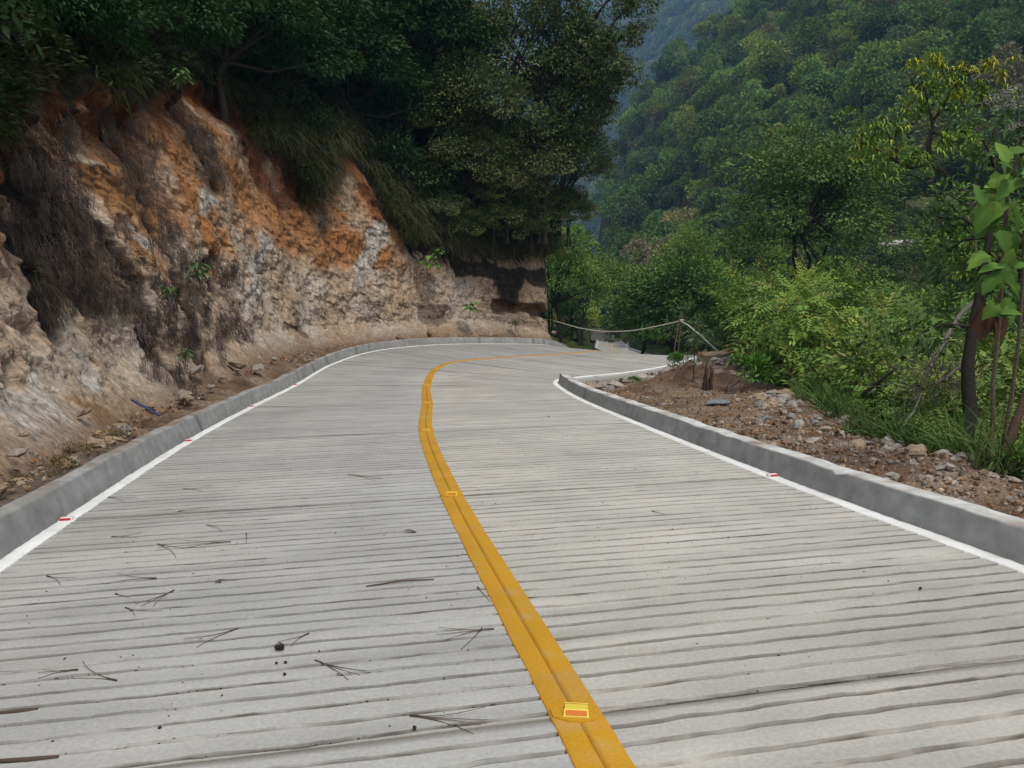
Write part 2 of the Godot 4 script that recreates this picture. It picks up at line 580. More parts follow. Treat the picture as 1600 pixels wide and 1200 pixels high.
func slab(s: int, lane: int) -> ArrayMesh:
	var a0: Vector3 = SECTIONS[s][lane]
	var length: float = (a0.distance_to(SECTIONS[s + 1][lane]) + SECTIONS[s][lane + 1].distance_to(SECTIONS[s + 1][lane + 1])) * 0.5
	var grooves := maxi(3, roundi(length / 0.137))
	var near: float = SECTIONS[s + 1][1].length()
	var across := 72 if near < 9 else (56 if near < 13 else (40 if near < 19 else 30))
	var rows := []          # fraction along the slab, depth, how much of a groove
	var gap := 0.002 / length
	rows.append([gap, -0.02, 0.0, 0])
	rows.append([gap * 1.2, -0.004, 0.0, 0])
	for k in grooves:
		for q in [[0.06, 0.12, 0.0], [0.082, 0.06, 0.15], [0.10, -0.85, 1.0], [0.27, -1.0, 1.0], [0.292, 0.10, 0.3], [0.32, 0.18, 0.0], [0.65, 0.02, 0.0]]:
			var f: float = (k + q[0]) / grooves
			if f > gap * 2.0 and f < 1.0 - gap * 2.0:
				rows.append([f, q[1], q[2], k])
	rows.append([1.0 - gap * 1.2, -0.004, 0.0, grooves])
	rows.append([1.0 - gap, -0.02, 0.0, grooves])
	var p := PackedVector3Array()
	var c := PackedColorArray()
	var tint := Color(0.350, 0.349, 0.340) if lane == 0 else Color(0.383, 0.370, 0.346)
	for q in rows:
		var f: float = q[0]
		var edge := f < gap * 1.5 or f > 1.0 - gap * 1.5
		for x in across:
			var w := float(x) / (across - 1)
			var lateral := lerpf(-3.1, 0.0, w) if lane == 0 else lerpf(0.0, 3.1, w)
			var g := f
			var key := Vector3(lateral, s * 7.0 + q[3] * 1.37, lane * 5.0)
			if not edge:
				if q[2] > 0.05:
					g += n3(key + Vector3(0, 0, q[1] * 11.0 + q[2] * 3.0), 5.0, 61.0) * 0.0065 / length
				g += (n3(key * Vector3(1, 1, 1), 0.4) * 0.014 + n3(key, 3.1, 7.0) * 0.006 + n3(key, 9.0, 3.0) * 0.004) / length
			var t := s + g
			var l: Vector3 = spline(SECTIONS, lane, t)
			var rr: Vector3 = spline(SECTIONS, lane + 1, t)
			var out := (rr - l).normalized()
			if lane == 0:
				l -= out * 0.16
				rr -= out * 0.006
			else:
				l += out * 0.006
				rr += out * 0.12
			var at := l.lerp(rr, w)
			var depth := 0.024 * clampf(0.85 + n3(key, 0.6, 20.0) * 0.9 + n3(key, 3.0, 30.0) * 0.45, 0.15, 1.6)
			if edge:
				at.y += q[1]
			elif q[1] < -0.5:
				at.y += q[1] * depth
			else:
				at.y += q[1] * depth * 0.4 + maxf(0.0, n3(key, 11.0, 50.0) - 0.25) * 0.010 * q[2]
			at.y += n3(at, 1.3) * 0.003 + n3(at, 6.0) * 0.0006
			p.append(at)
			var k := 1.0 + 0.16 * f3(at, 0.35) + 0.07 * f3(at, 1.7, 9.0)
			var col := tint * (k + 0.16 * n3(Vector3(lateral * 0.35, q[3] * 3.7, s * 3.0 + lane * 9.0), 1.0) + 0.05 * n3(key, 2.5, 80.0))
			var tyre := exp(-pow((absf(lateral) - 0.75) / 0.28, 2.0)) + exp(-pow((absf(lateral) - 2.25) / 0.3, 2.0))
			col = col * (1.0 - 0.07 * tyre * clampf(0.5 + n3(at, 0.5, 90.0) * 1.2, 0.0, 1.0))
			var stain := clampf(f3(at, 0.45, 40.0) * 1.6, 0.0, 1.0)
			col = col.lerp(Color(0.28, 0.29, 0.31), stain * (0.32 if lane == 0 else 0.15))
			var dirt: float = q[2] * clampf(0.7 + n3(key, 0.8, 70.0) * 0.8 + n3(at, 6.0, 5.0) * 0.6, 0.0, 1.0)  # groove bottoms: patchy dirt, darkened further with painted shade
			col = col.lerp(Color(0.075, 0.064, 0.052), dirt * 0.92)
			if edge:
				col = Color(0.19, 0.175, 0.155)
			p[p.size() - 1] = at
			c.append(col)
	var b := Buf.new()
	b.grid(p, c, across, UP)
	return b.mesh(true)


func strip(column: int, from: float, to: float, prof: Array, step: float, wob: float) -> Buf:
	# sweeps (offset, height, colour) profiles along one line of the road
	var p := PackedVector3Array()
	var c := PackedColorArray()
	var t := from
	while t <= to + 1e-4:
		var at: Vector3 = spline(SECTIONS, column, t)
		var out: Vector3 = (spline(SECTIONS, 2, t) - spline(SECTIONS, 0, t)).normalized()
		out.y = 0.0
		for k in prof.size():
			var q = prof[k]
			var e := 0.0
			if k < 2 or k >= prof.size() - 2:
				e = (n3(at, 2.2, k / 2 * 9.0) * 0.6 + n3(at, 9.0, k / 2 * 4.0) * 0.4) * wob
			p.append(at + out * (q[0] + e) + UP * (q[1] + n3(at + out * q[0], 6.0) * 0.0012 + 0.0016 * sin(t * 151.0 + n3(at, 0.8) * 4.0)))
			var worn := clampf(f3(at + out * q[0], 6.0, 12.0) * 1.8 - 0.35, 0.0, 0.5) + clampf(n3(at + out * q[0] * 0.3, 5.0, 44.0) * 0.8 - 0.4, 0.0, 0.3)
			var paint: Color = q[2]
			c.append((paint * (1.0 + 0.16 * f3(at + out * q[0], 1.6))).lerp(Color(0.36, 0.30, 0.2), worn * 0.6))
		t += step
	var b := Buf.new()
	b.grid(p, c, prof.size(), UP)
	return b


func build_lines() -> void:
	var yel := Color(0.43, 0.222, 0.010)
	var deep := Color(0.24, 0.105, 0.008)
	var prof := [[-0.106, -0.004, deep], [-0.100, 0.010, yel], [-0.02, 0.011, yel], [-0.008, 0.009, yel], [-0.001, -0.004, deep], [0.006, 0.008, yel], [0.02, 0.012, yel], [0.096, 0.010, yel], [0.106, -0.006, deep]]
	var y := put("centre_line", strip(1, 0.0, 11.9, prof, 0.02, 0.005).mesh(true), M.paint)
	tag(y, "yellow painted centre line with a groove down its middle", "", "", "structure")
	var wh := Color(0.70, 0.715, 0.72)
	var wp := [[-0.066, -0.012, wh], [-0.060, 0.007, wh], [0.0, 0.009, wh], [0.052, 0.007, wh], [0.058, -0.012, wh]]
	var l := put("edge_line", strip(0, 0.0, 11.9, wp, 0.02, 0.013).mesh(true), M.paint)
	tag(l, "white painted edge line at the foot of the left kerb", "", "", "structure")
	var rl := put("edge_line", strip(2, 0.0, 11.9, wp, 0.02, 0.013).mesh(true), M.paint)
	tag(rl, "white painted edge line along the right side and round the inner bend", "", "", "structure")


func sweep(column: int, from: float, to: float, side: float, prof: Array, step: float, rough: float, shade: Color, hint: Vector3) -> Buf:
	var p := PackedVector3Array()
	var c := PackedColorArray()
	var steps := int((to - from) / step)
	for s in steps + 1:
		var t := from + (to - from) * s / steps
		var at: Vector3 = spline(SECTIONS, column, t)
		var out: Vector3 = (spline(SECTIONS, 2, t) - spline(SECTIONS, 0, t)).normalized() * side
		out.y = 0.0
		for k in prof.size():
			var q = prof[k]
			var e := 0.0 if k == 0 else n3(at, 1.4, 3.0) * rough + n3(at, 6.0, 5.0) * rough * 0.5 * (1.0 if k > 2 else 0.3) - maxf(0.0, n3(at, 5.0, 77.0) - 0.62) * 0.09 * (1.0 if k > 2 and k < 7 else 0.0)
			var spot: Vector3 = at + out * (q[0] + e) + UP * (q[1] + (e * 0.7 if k > 1 else 0.0))
			p.append(spot)
			var f := 1.0 + 0.20 * f3(spot * Vector3(1, 0.4, 1), 1.1, 3.0) + 0.12 * f2(spot, 7.0)
			f *= 1.0 - 0.35 * smoothstep(0.55, 0.85, n3(at, 2.6, 33.0))
			f *= 1.0 - 0.5 * (1.0 - smoothstep(0.004, 0.02, absf(fposmod(t * 3.9, 3.0) - 1.5)))
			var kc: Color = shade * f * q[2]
			if k > 4:
				kc = kc.lerp(Color(0.20, 0.135, 0.09), clampf(f3(spot, 1.3, 51.0) * 1.6 - 0.1 + (0.25 if column == 0 else 0.0), 0.0, 0.75))
			c.append(kc)
	var b := Buf.new()
	b.grid(p, c, prof.size(), hint)
	if to < 7.0:    # rounded closing face of the right kerb
		var n := p.size() - prof.size()
		var o := b.v.size()
		for k in prof.size():
			b.v.append(p[n + k])
			b.c.append(shade)
		for k in range(1, prof.size() - 1):
			b.i.append_array(PackedInt32Array([o, o + k, o + k + 1]))
	return b


func build_kerbs() -> void:
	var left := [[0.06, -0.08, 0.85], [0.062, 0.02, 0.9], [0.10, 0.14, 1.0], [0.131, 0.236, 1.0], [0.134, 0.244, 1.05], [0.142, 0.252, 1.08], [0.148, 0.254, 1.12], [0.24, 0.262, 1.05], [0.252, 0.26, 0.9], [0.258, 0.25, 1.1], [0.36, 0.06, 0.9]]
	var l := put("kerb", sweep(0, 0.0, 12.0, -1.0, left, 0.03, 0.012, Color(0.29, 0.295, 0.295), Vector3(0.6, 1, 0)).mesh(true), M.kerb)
	tag(l, "long grey concrete kerb with sloping face along the left earth cutting", "kerb")
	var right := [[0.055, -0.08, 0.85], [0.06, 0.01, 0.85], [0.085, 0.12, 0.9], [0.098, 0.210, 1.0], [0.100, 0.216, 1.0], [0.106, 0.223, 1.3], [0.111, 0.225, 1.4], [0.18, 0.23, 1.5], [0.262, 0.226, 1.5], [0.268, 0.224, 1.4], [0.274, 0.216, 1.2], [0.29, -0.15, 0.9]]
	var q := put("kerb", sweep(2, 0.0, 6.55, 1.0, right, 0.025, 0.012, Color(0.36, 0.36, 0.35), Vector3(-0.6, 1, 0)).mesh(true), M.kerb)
	tag(q, "grey concrete kerb along the right dirt shoulder, ending at the bend", "kerb")


# ---------------------------------------------------------------- shoulder on the right
func right_gap(x: float, z: float) -> Vector2:   # (distance outside the right line, height of the line there)
	var best := 1e9
	var k := 0
	for j in range(0, right_line.size(), 2):
		var d := Vector2(right_line[j].x - x, right_line[j].z - z).length_squared()
		if d < best:
			best = d
			k = j
	var a := right_line[maxi(k - 2, 0)]
	var b := right_line[mini(k + 2, right_line.size() - 1)]
	var t := Vector2(b.x - a.x, b.z - a.z).normalized()
	var rel := Vector2(x - right_line[k].x, z - right_line[k].z)
	var s := -(t.y * rel.x - t.x * rel.y)
	if k == 0 or k >= right_line.size() - 2:
		return Vector2(s, right_line[k].y)
	return Vector2(signf(s) * sqrt(best) if best > 0.2 else s, right_line[k].y)


func shoulder_edge(z: float) -> float:
	return table([-4.0, 0.0, 6.2, 7.0, 8.7, 12.5, 17.0, 22.0, 27.0, 34.0], [5.2, 4.6, 4.1, 4.05, 3.95, 4.7, 5.6, 6.1, 7.3, 10.6], -z)


func shoulder_y(x: float, z: float) -> float:
	var g := right_gap(x, z)
	var d := -z
	var y := table([-4.0, 0.0, 4.0, 8.0, 12.0, 15.0, 17.0, 20.0, 26.0, 32.0, 36.0], [0.56, 0.17, -0.24, -0.62, -1.0, -1.38, -1.72, -2.02, -2.5, -2.95, -3.6], d - 0.2 * maxf(0.0, x - 2.0))
	var p := Vector3(x, 0, z)
	y += f3(p, 0.5) * 0.10 + n3(p, 2.6) * 0.028 + f3(p, 7.0) * 0.016
	# heap of dug earth by the inner bend
	y += 0.55 * exp(-pow(Vector2(x - 3.95, z + 16.6).length() / 0.95, 2.0)) * (1.0 + 0.6 * n3(p, 1.6))
	y += 0.40 * exp(-pow(Vector2(x - 5.6, z + 20.5).length() / 1.3, 2.0))
	y += 0.10 * exp(-pow((x - shoulder_edge(z) + 0.3) / 0.5, 2.0))
	var over := x - shoulder_edge(z)
	if over > 0.0:
		y -= over * 0.75 * smoothstep(0.0, 0.8, over)
	if g.x < 0.25:
		y = minf(y, g.y - 0.22 - maxf(0.0, 0.1 - g.x) * 1.5)
	return y


func build_shoulder() -> void:
	var p := PackedVector3Array()
	var c := PackedColorArray()
	var nx := 96
	for j in 260:
		var z := 3.0 - j * 0.15
		var x0 := table([-4.0, 17.0, 20.0, 26.0, 36.0], [4.7, 0.9, 2.2, 5.2, 8.0], -z) - 1.2 if z < -17.0 else 4.15 + 0.2 * z - 0.3
		for k in nx:
			var x := x0 + pow(k / (nx - 1.0), 1.25) * 13.0
			var y := shoulder_y(x, z)
			var q := Vector3(x, y, z)
			p.append(q)
			var col := Color(0.20, 0.115, 0.065).lerp(Color(0.30, 0.21, 0.14), clampf(0.5 + f3(q, 0.8) * 1.3, 0, 1))
			col = col.lerp(Color(0.36, 0.32, 0.28), clampf(f3(q, 1.9, 8.0) * 2.0 - 0.15, 0, 0.8))
			col = col.lerp(Color(0.10, 0.06, 0.035), clampf(n3(q, 1.1, 5.0) * 1.6 - 0.45, 0, 0.8))
			var heap := exp(-pow(Vector2(x - 3.95, z + 16.6).length() / 1.0, 2.0))
			col = col.lerp(Color(0.12, 0.06, 0.03), heap * 0.8)
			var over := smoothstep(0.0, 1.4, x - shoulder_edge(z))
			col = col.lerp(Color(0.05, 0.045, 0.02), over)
			c.append(col * (1.0 + 0.25 * n3(q, 9.0)))
	var b := Buf.new()
	b.grid(p, c, nx, UP)
	tag(put("dirt_shoulder", b.mesh(true), M.soil), "stony brown dirt shoulder beyond the right kerb", "", "", "structure")


# ---------------------------------------------------------------- cutting on the left
func cut_data(t: float) -> Array:
	var o: Vector3 = spline(CUT, 1, t)
	return [spline(CUT, 0, t), o.normalized(), spline(CUT, 2, t), spline(CUT, 3, t), spline(CUT, 4, t)]


func cut_at(d: Array, v: float) -> Vector3:
	var off := minf(v, d[4])
	if v > d[4]:
		off += (minf(v, d[3]) - d[4]) * d[2]
	if v > d[3]:
		off += (v - d[3]) * 0.85
	return d[0] + d[1] * off + UP * v


func bare_at(t: float) -> float:   # how high the bare earth reaches before plants cover it
	return table([1.0, 4.6, 4.9, 5.2, 5.5, 6.0, 6.5, 6.9, 7.3, 7.7, 8.1, 8.5, 8.8, 9.2, 10.0, 10.8, 12.0, 14.0], [3.2, 3.6, 4.2, 5.0, 5.4, 6.2, 7.8, 7.6, 7.2, 5.4, 6.9, 7.9, 5.3, 4.4, 4.25, 4.4, 4.9, 5.0], t)


func near_patch(a: float, v: float, q: Array) -> float:
	# 1 inside the capsule, 0 outside
	var p := Vector2(a, v)
	var s := Vector2(q[7], q[2])
	var e := Vector2(q[8], q[5])
	var l := (e - s).length_squared()
	var f := 0.0 if l < 1e-6 else clampf((p - s).dot(e - s) / l, 0.0, 1.0)
	var rad := lerpf(q[3], q[6], f)
	return 1.0 - smoothstep(rad * 0.75, rad * 1.25, p.distance_to(s.lerp(e, f)))


func build_cutting() -> void:
	var stations := PackedFloat32Array()
	var ts := 1.6
	while ts < 14.0:
		stations.append(ts)
		ts += 1.0 / (60.0 if ts < 2.6 or ts > 9.5 else (125.0 if ts < 6.6 else 85.0))
	var arcs := PackedFloat32Array([0.0])
	for k in range(1, 14 * 20 + 1):
		arcs.append(arcs[k - 1] + (spline(CUT, 0, k / 20.0) as Vector3).distance_to(spline(CUT, 0, (k - 1) / 20.0)))
	for q in PATCHES:
		for e in [1, 4]:
			var k: float = q[e] * 20.0
			q.append(lerpf(arcs[int(k)], arcs[mini(int(k) + 1, arcs.size() - 1)], k - int(k)))
	var heights := []
	for k in 8:
		heights.append(-1.0 + k / 8.0)
	for k in 140:
		heights.append(k * 0.036)
	for k in 54:
		heights.append(5.04 + k * 0.0567)
	for k in 34:
		heights.append(8.1 + k * 0.4)
	var nv := heights.size()
	var p := PackedVector3Array()
	var c := PackedColorArray()
	var T := Color(0.53, 0.395, 0.28)
	var shade := {"O": Color(0.48, 0.215, 0.075), "R": Color(0.20, 0.065, 0.022), "D": Color(0.030, 0.025, 0.021), "G": Color(0.055, 0.06, 0.014), "W": Color(0.62, 0.58, 0.53), "Y": Color(0.30, 0.17, 0.06), "K": Color(0.14, 0.115, 0.09), "B": Color(0.07, 0.045, 0.03), "T": T, "P": Color(0.38, 0.19, 0.08), "H": Color(0.25, 0.15, 0.09)}
	for t in stations:
		var d := cut_data(t)
		var j := t * 20.0
		var a := lerpf(arcs[int(j)], arcs[mini(int(j) + 1, arcs.size() - 1)], j - int(j))
		var toe: Vector3 = d[0]
		var foot: Vector3 = toe - d[1] * 0.6
		var best := 1e9
		for w in range(0, left_line.size()):
			var q := left_line[w].distance_squared_to(toe)
			if q < best:
				best = q
				var away := (left_line[w] - right_line[w]).normalized()
				foot = left_line[w] + away * 0.34 + UP * 0.19
		var mine := []
		for q in PATCHES:
			if a > minf(q[7], q[8]) - 1.6 and a < maxf(q[7], q[8]) + 1.6:
				mine.append(q)
		var bare: float = bare_at(t) + n3(Vector3(a, 0, 0), 0.7) * 0.5 + n3(Vector3(a, 5, 0), 2.3) * 0.25
		for v in heights:
			if v < 0.0:
				var f: float = v + 1.0
				var at: Vector3 = foot.lerp(toe, f)
				at.y += f3(at, 0.9) * 0.12 * sin(f * PI) + n3(at, 5.0) * 0.02 * f
				p.append(at)
				var dc := Color(0.19, 0.11, 0.065).lerp(Color(0.33, 0.24, 0.17), clampf(0.4 + f3(at, 1.0) * 1.4, 0, 1))
				dc = dc.lerp(Color(0.09, 0.055, 0.035), clampf(n3(at, 1.4, 4.0) * 1.8 - 0.3, 0, 0.8))
				if t < 4.2:
					dc = dc.lerp(Color(0.13, 0.11, 0.10), 0.5)
				c.append(dc * (1.0 + 0.25 * n3(at, 9.0)))
				continue
			var at: Vector3 = cut_at(d, v)
			var wa := a + f3(at, 0.9, 3.0) * 0.35
			var wv: float = v + f3(at, 0.9, 13.0) * 0.35
			var rel: float = v / bare
			# earth
			var flat_tan := T.lerp(Color(0.60, 0.515, 0.43), clampf(0.35 + f3(at, 0.55, 2.0) * 1.5, 0, 1))
			if t < 4.6:
				flat_tan = flat_tan.lerp(Color(0.50, 0.39, 0.31), 0.4)
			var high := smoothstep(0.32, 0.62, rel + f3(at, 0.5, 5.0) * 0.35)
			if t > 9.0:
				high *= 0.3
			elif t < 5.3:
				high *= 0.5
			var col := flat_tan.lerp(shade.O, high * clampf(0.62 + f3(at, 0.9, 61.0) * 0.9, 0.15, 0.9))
			var inward := 0.0
			var strata := simple.get_noise_2d(wv * 3.2 + a * 0.35, 7.0) * 0.5 + simple.get_noise_2d(wv * 8.0 + a * 0.5, 3.0) * 0.3
			var bed := 0.35
			for q in mine:
				var w := near_patch(wa, wv, q)
				if w <= 0.0:
					continue
				var kind: String = q[0]
				var paint: Color = shade[kind]
				if kind == "D":
					paint = paint.lerp(Color(0.085, 0.066, 0.060), clampf(0.08 + simple.get_noise_2d(wa * 11.0, v * 0.7) * 0.9 + f2(at, 4.0, 33.0) * 0.5, 0, 1))
					if t < 6.7:
						inward = maxf(inward, w * 0.20)
				elif kind == "P":
					paint = paint.lerp(Color(0.62, 0.53, 0.42), smoothstep(-0.02, 0.16, strata))
					bed = lerpf(bed, 1.5, w)
				elif kind == "H":
					inward = maxf(inward, w * 0.55)
				elif kind == "W":
					paint = paint.lerp(Color(0.30, 0.24, 0.19), clampf(n3(at, 4.0) * 1.2, 0, 0.7))
				col = col.lerp(paint, w * (0.96 if kind in ["D", "W", "P"] else 0.75))
			# streaks and specks
			var streak := simple.get_noise_2d(wa * 5.0, v * 0.55)
			col = col * (1.0 + 0.16 * streak * smoothstep(0.5, 1.4, v) + 0.24 * f2(at, 2.2, 6.0) + 0.18 * f2(at, 6.0))
			col = col.lerp(Color(0.10, 0.075, 0.06), clampf(simple.get_noise_2d(wa * 7.0, v * 0.9 + 30.0) * 2.2 - 1.1, 0, 0.75) * smoothstep(0.6, 1.5, v))
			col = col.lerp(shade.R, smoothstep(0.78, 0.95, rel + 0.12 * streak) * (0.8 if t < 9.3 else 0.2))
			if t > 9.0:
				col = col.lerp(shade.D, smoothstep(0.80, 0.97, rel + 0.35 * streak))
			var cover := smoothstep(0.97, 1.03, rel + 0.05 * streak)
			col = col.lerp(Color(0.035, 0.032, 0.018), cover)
			if v < 0.5:
				col = col.lerp(Color(0.24, 0.145, 0.09), (1.0 - v / 0.5) * 0.8)
			# relief
			var warp := Vector3(n3(at, 1.9, 2.0), n3(at, 1.9, 31.0), n3(at, 1.9, 57.0)) * 0.16
			var q1 := (at + warp) * Vector3(1.1, 1.9, 1.1)
			var q2 := (at + warp * 0.6) * Vector3(3.4, 6.0, 3.4)
			var out := f3(at, 0.33) * 0.34 + f3(at, 1.1, 4.0) * 0.11
			out += cells.get_noise_3d(q1.x, q1.y, q1.z) * 0.085 + cells.get_noise_3d(q2.x, q2.y, q2.z) * 0.016
			out += (ridged.get_noise_3d(at.x * 2.2, at.y * 0.9, at.z * 2.2) - 0.3) * 0.07 + f2(at, 4.0) * 0.034 + n3(at, 10.0) * 0.012
			col = col * (1.0 + 0.10 * cells.get_noise_3d(q2.x, q2.y, q2.z) + 0.08 * cells.get_noise_3d(q1.x, q1.y, q1.z))
			var crack: float = absf(simple.get_noise_3d(at.x * 1.5 + 4.0, at.y * 1.1, at.z * 1.5))
			var split: float = (1.0 - smoothstep(0.0, 0.05, crack)) * smoothstep(-0.1, 0.3, f3(at, 0.6, 21.0))
			out -= split * 0.07
			col = col.lerp(col * 0.55, split * 0.7)
			out += strata * 0.10 * bed
			out *= smoothstep(-0.2, 1.0, v) * (0.55 if t > 11.3 else 1.0)
			out -= inward
			out += 0.45 * smoothstep(-0.35, 0.15, v - bare) * (1.0 - smoothstep(0.5, 2.0, v - bare))
			out -= 0.18 * smoothstep(-1.4, -0.5, v - bare) * (1.0 - smoothstep(-0.4, 0.0, v - bare))
			p.append(at - d[1] * out)
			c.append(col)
	var b := Buf.new()
	b.grid(p, c, nv, Vector3(0.8, 0.2, 0.6))
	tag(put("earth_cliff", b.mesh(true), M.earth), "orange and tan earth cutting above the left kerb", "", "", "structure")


# ---------------------------------------------------------------- valley and hills
func valley_y(x: float, z: float) -> float:
	var d := -z
	var xr := table(ROAD_D, ROAD_X, d)
	var yr := table(ROAD_D, ROAD_Y, d)
	var e := xr + 3.6 if d > 34.0 else shoulder_edge(z) + 1.0
	if d <= 34.0:
		yr = table([-60.0, -4.0, 4.0, 12.0, 20.0, 34.0], [3.0, 0.3, -0.5, -1.4, -2.6, -4.4], d)
	var p := Vector3(x, 0, z)
	var bump := f3(p, 0.03) * 4.0 * smoothstep(45.0, 140.0, d) + f3(p, 0.12) * 0.8 * smoothstep(6.0, 16.0, x - e)
	var floor_y := table([-60.0, 10.0, 60.0, 110.0, 200.0, 420.0], [-4.0, -8.0, -16.0, -21.0, -24.0, -22.0], d)
	if x < e:
		var y := yr - 0.55
		var left := xr - 4.2 - x
		if d > 52.0 and left > 0.0:
			y += left * 0.6 * smoothstep(52.0, 66.0, d)
		elif d < 52.0 and left > 0.0:
			y -= minf(left, 4.0) * 0.3
		return y + (bump * smoothstep(2.0, 10.0, left) if left > 0.0 else 0.0)
	var y := maxf(yr - 0.55 - (x - e) * 0.6, floor_y)
	var axis := e + 13.0
	var up := maxf(0.0, x - axis)
	var rise := up * (0.72 if d > 60.0 else 0.6) + maxf(0.0, d - 60.0) * 0.13 * smoothstep(-20.0, 25.0, x - axis + 10.0) + maxf(0.0, d - 110.0) * 0.22 * smoothstep(-40.0, 10.0, x - axis)
	y += rise
	var crest := 330.0
	if d > crest:
		y -= (d - crest) * 0.9
	y += bump
	if x > 34.0 and x < 78.0:      # terrace of the pale track
		y = lerpf(y, track_y(x) - 0.45 + (d - 98.0) * (0.45 if d < 98.0 else 0.75), 1.0 - smoothstep(3.0, 12.0, absf(d - 98.0)))
	return y


func build_valley() -> void:
	var p := PackedVector3Array()
	var c := PackedColorArray()
	var nx := 150
	for j in 150:
		var z := 30.0 - j * 1.0 - pow(j / 149.0, 2.4) * 300.0
		var spread := 1.0 + maxf(0.0, -z) / 110.0
		for k in nx:
			var f := k / (nx - 1.0)
			var x := lerpf(-70.0, 150.0, f) * spread
			if z > -34.0:
				x = maxf(x, 0.0) if x > 0.0 else 0.0 + x * 0.001
			var y := valley_y(x, z)
			if z > -34.0 and x < shoulder_edge(z) + 1.0:
				y -= 3.0
			var q := Vector3(x, y, z)
			p.append(q)
			c.append(Color(0.030, 0.042, 0.014).lerp(Color(0.075, 0.075, 0.035), clampf(f3(q, 0.08) * 1.4, 0, 1)))
	var b := Buf.new()
	b.grid(p, c, nx, UP)
	tag(put("hillside_terrain", b.mesh(true), M.hill), "valley floor and steep wooded hillside beyond the road", "", "", "structure")


func far_y(which: int, x: float, z: float) -> float:
	var d := -z
	var p := Vector3(x, 0, z)
	if which == 0:
		var y := -30.0 + maxf(0.0, d - 640.0) * 0.60 + (x - 70.0) * 0.9
		y += f3(p, 0.005) * 42.0
		return minf(y, 320.0 + f3(p, 0.008) * 40.0 + (x - 130.0) * 0.5)
	return minf(760.0, -60.0 + maxf(0.0, d - 1350.0) * 0.80 + (x - 60.0) * 0.18 + f3(p, 0.0024) * 110.0)


func build_far_hills() -> void:
	for which in 2:
		var p := PackedVector3Array()
		var c := PackedColorArray()
		var nx := 90
		for j in 70:
			var z := (-560.0 - j * 9.0) if which == 0 else (-1350.0 - j * 17.0)
			for k in nx:
				var x := lerpf(-180.0, 620.0, k / (nx - 1.0)) if which == 0 else lerpf(-500.0, 1400.0, k / (nx - 1.0))
				var q := Vector3(x, far_y(which, x, z), z)
				p.append(q)
				c.append(Color(0.028, 0.045, 0.018))
		var b := Buf.new()
		b.grid(p, c, nx, UP)
		tag(put("far_hill" if which == 0 else "far_mountain", b.mesh(true), M.hill), ["wooded middle-distance hill fading blue in the haze", "farthest blue hazy mountain at the top of the view"][which], "", "", "structure")


func small_crown(sd: int, height: float, radius: float, leaves: int, leaf: float) -> ArrayMesh:
	# crown of a tree seen from afar: lobes of leaf sprays on a short stem
	rng.seed = sd
	var b := Buf.new()
	b.tube([Vector3.ZERO, Vector3(r(-0.2, 0.2), height * 0.55, r(-0.2, 0.2))], [0.16, 0.08], 4, Color(0.10, 0.085, 0.065))
	var lobes := []
	for k in 9:
		var q := ball()
		q.y = absf(q.y) * 1.2 - 0.25
		lobes.append([Vector3(q.x * radius * 0.75, height * 0.62 + q.y * height * 0.33, q.z * radius * 0.75), radius * r(0.32, 0.55), r(0.55, 1.45)])
	for k in leaves:
		var l = lobes[rng.randi() % lobes.size()]
		var q := ball().normalized()
		q.y = absf(q.y) if rng.randf() < 0.75 else q.y * 0.6
		var at: Vector3 = l[0] + q * l[1] * r(0.75, 1.08)
		var dir := (q + ball() * 0.8 + Vector3.DOWN * 0.25).normalized()
		var side := dir.cross(ball() + q * 0.8).normalized()
		b.leaf(at, dir, side, leaf * r(0.6, 1.25), leaf * r(0.45, 0.8), 0.15, Color(1, 1, 1) * l[2] * r(0.7, 1.25))
	return b.mesh()


func lit(palette: Array, by: float) -> Array:
	return palette.map(func(q): return Color(q.r * by, q.g * by, q.b * by))


func tint(kind: int) -> Color:
	match kind:
		0: return Color(0.062, 0.118, 0.024)
		1: return Color(0.098, 0.165, 0.030)
		2: return Color(0.150, 0.190, 0.030)
		3: return Color(0.150, 0.142, 0.050)
		4: return Color(0.080, 0.130, 0.050)
		5: return Color(0.160, 0.130, 0.088)
	return Color(0.04, 0.08, 0.03)


func shaded(k: Color, by: float) -> Color:
	return Color(k.r * by, k.g * by, k.b * by)


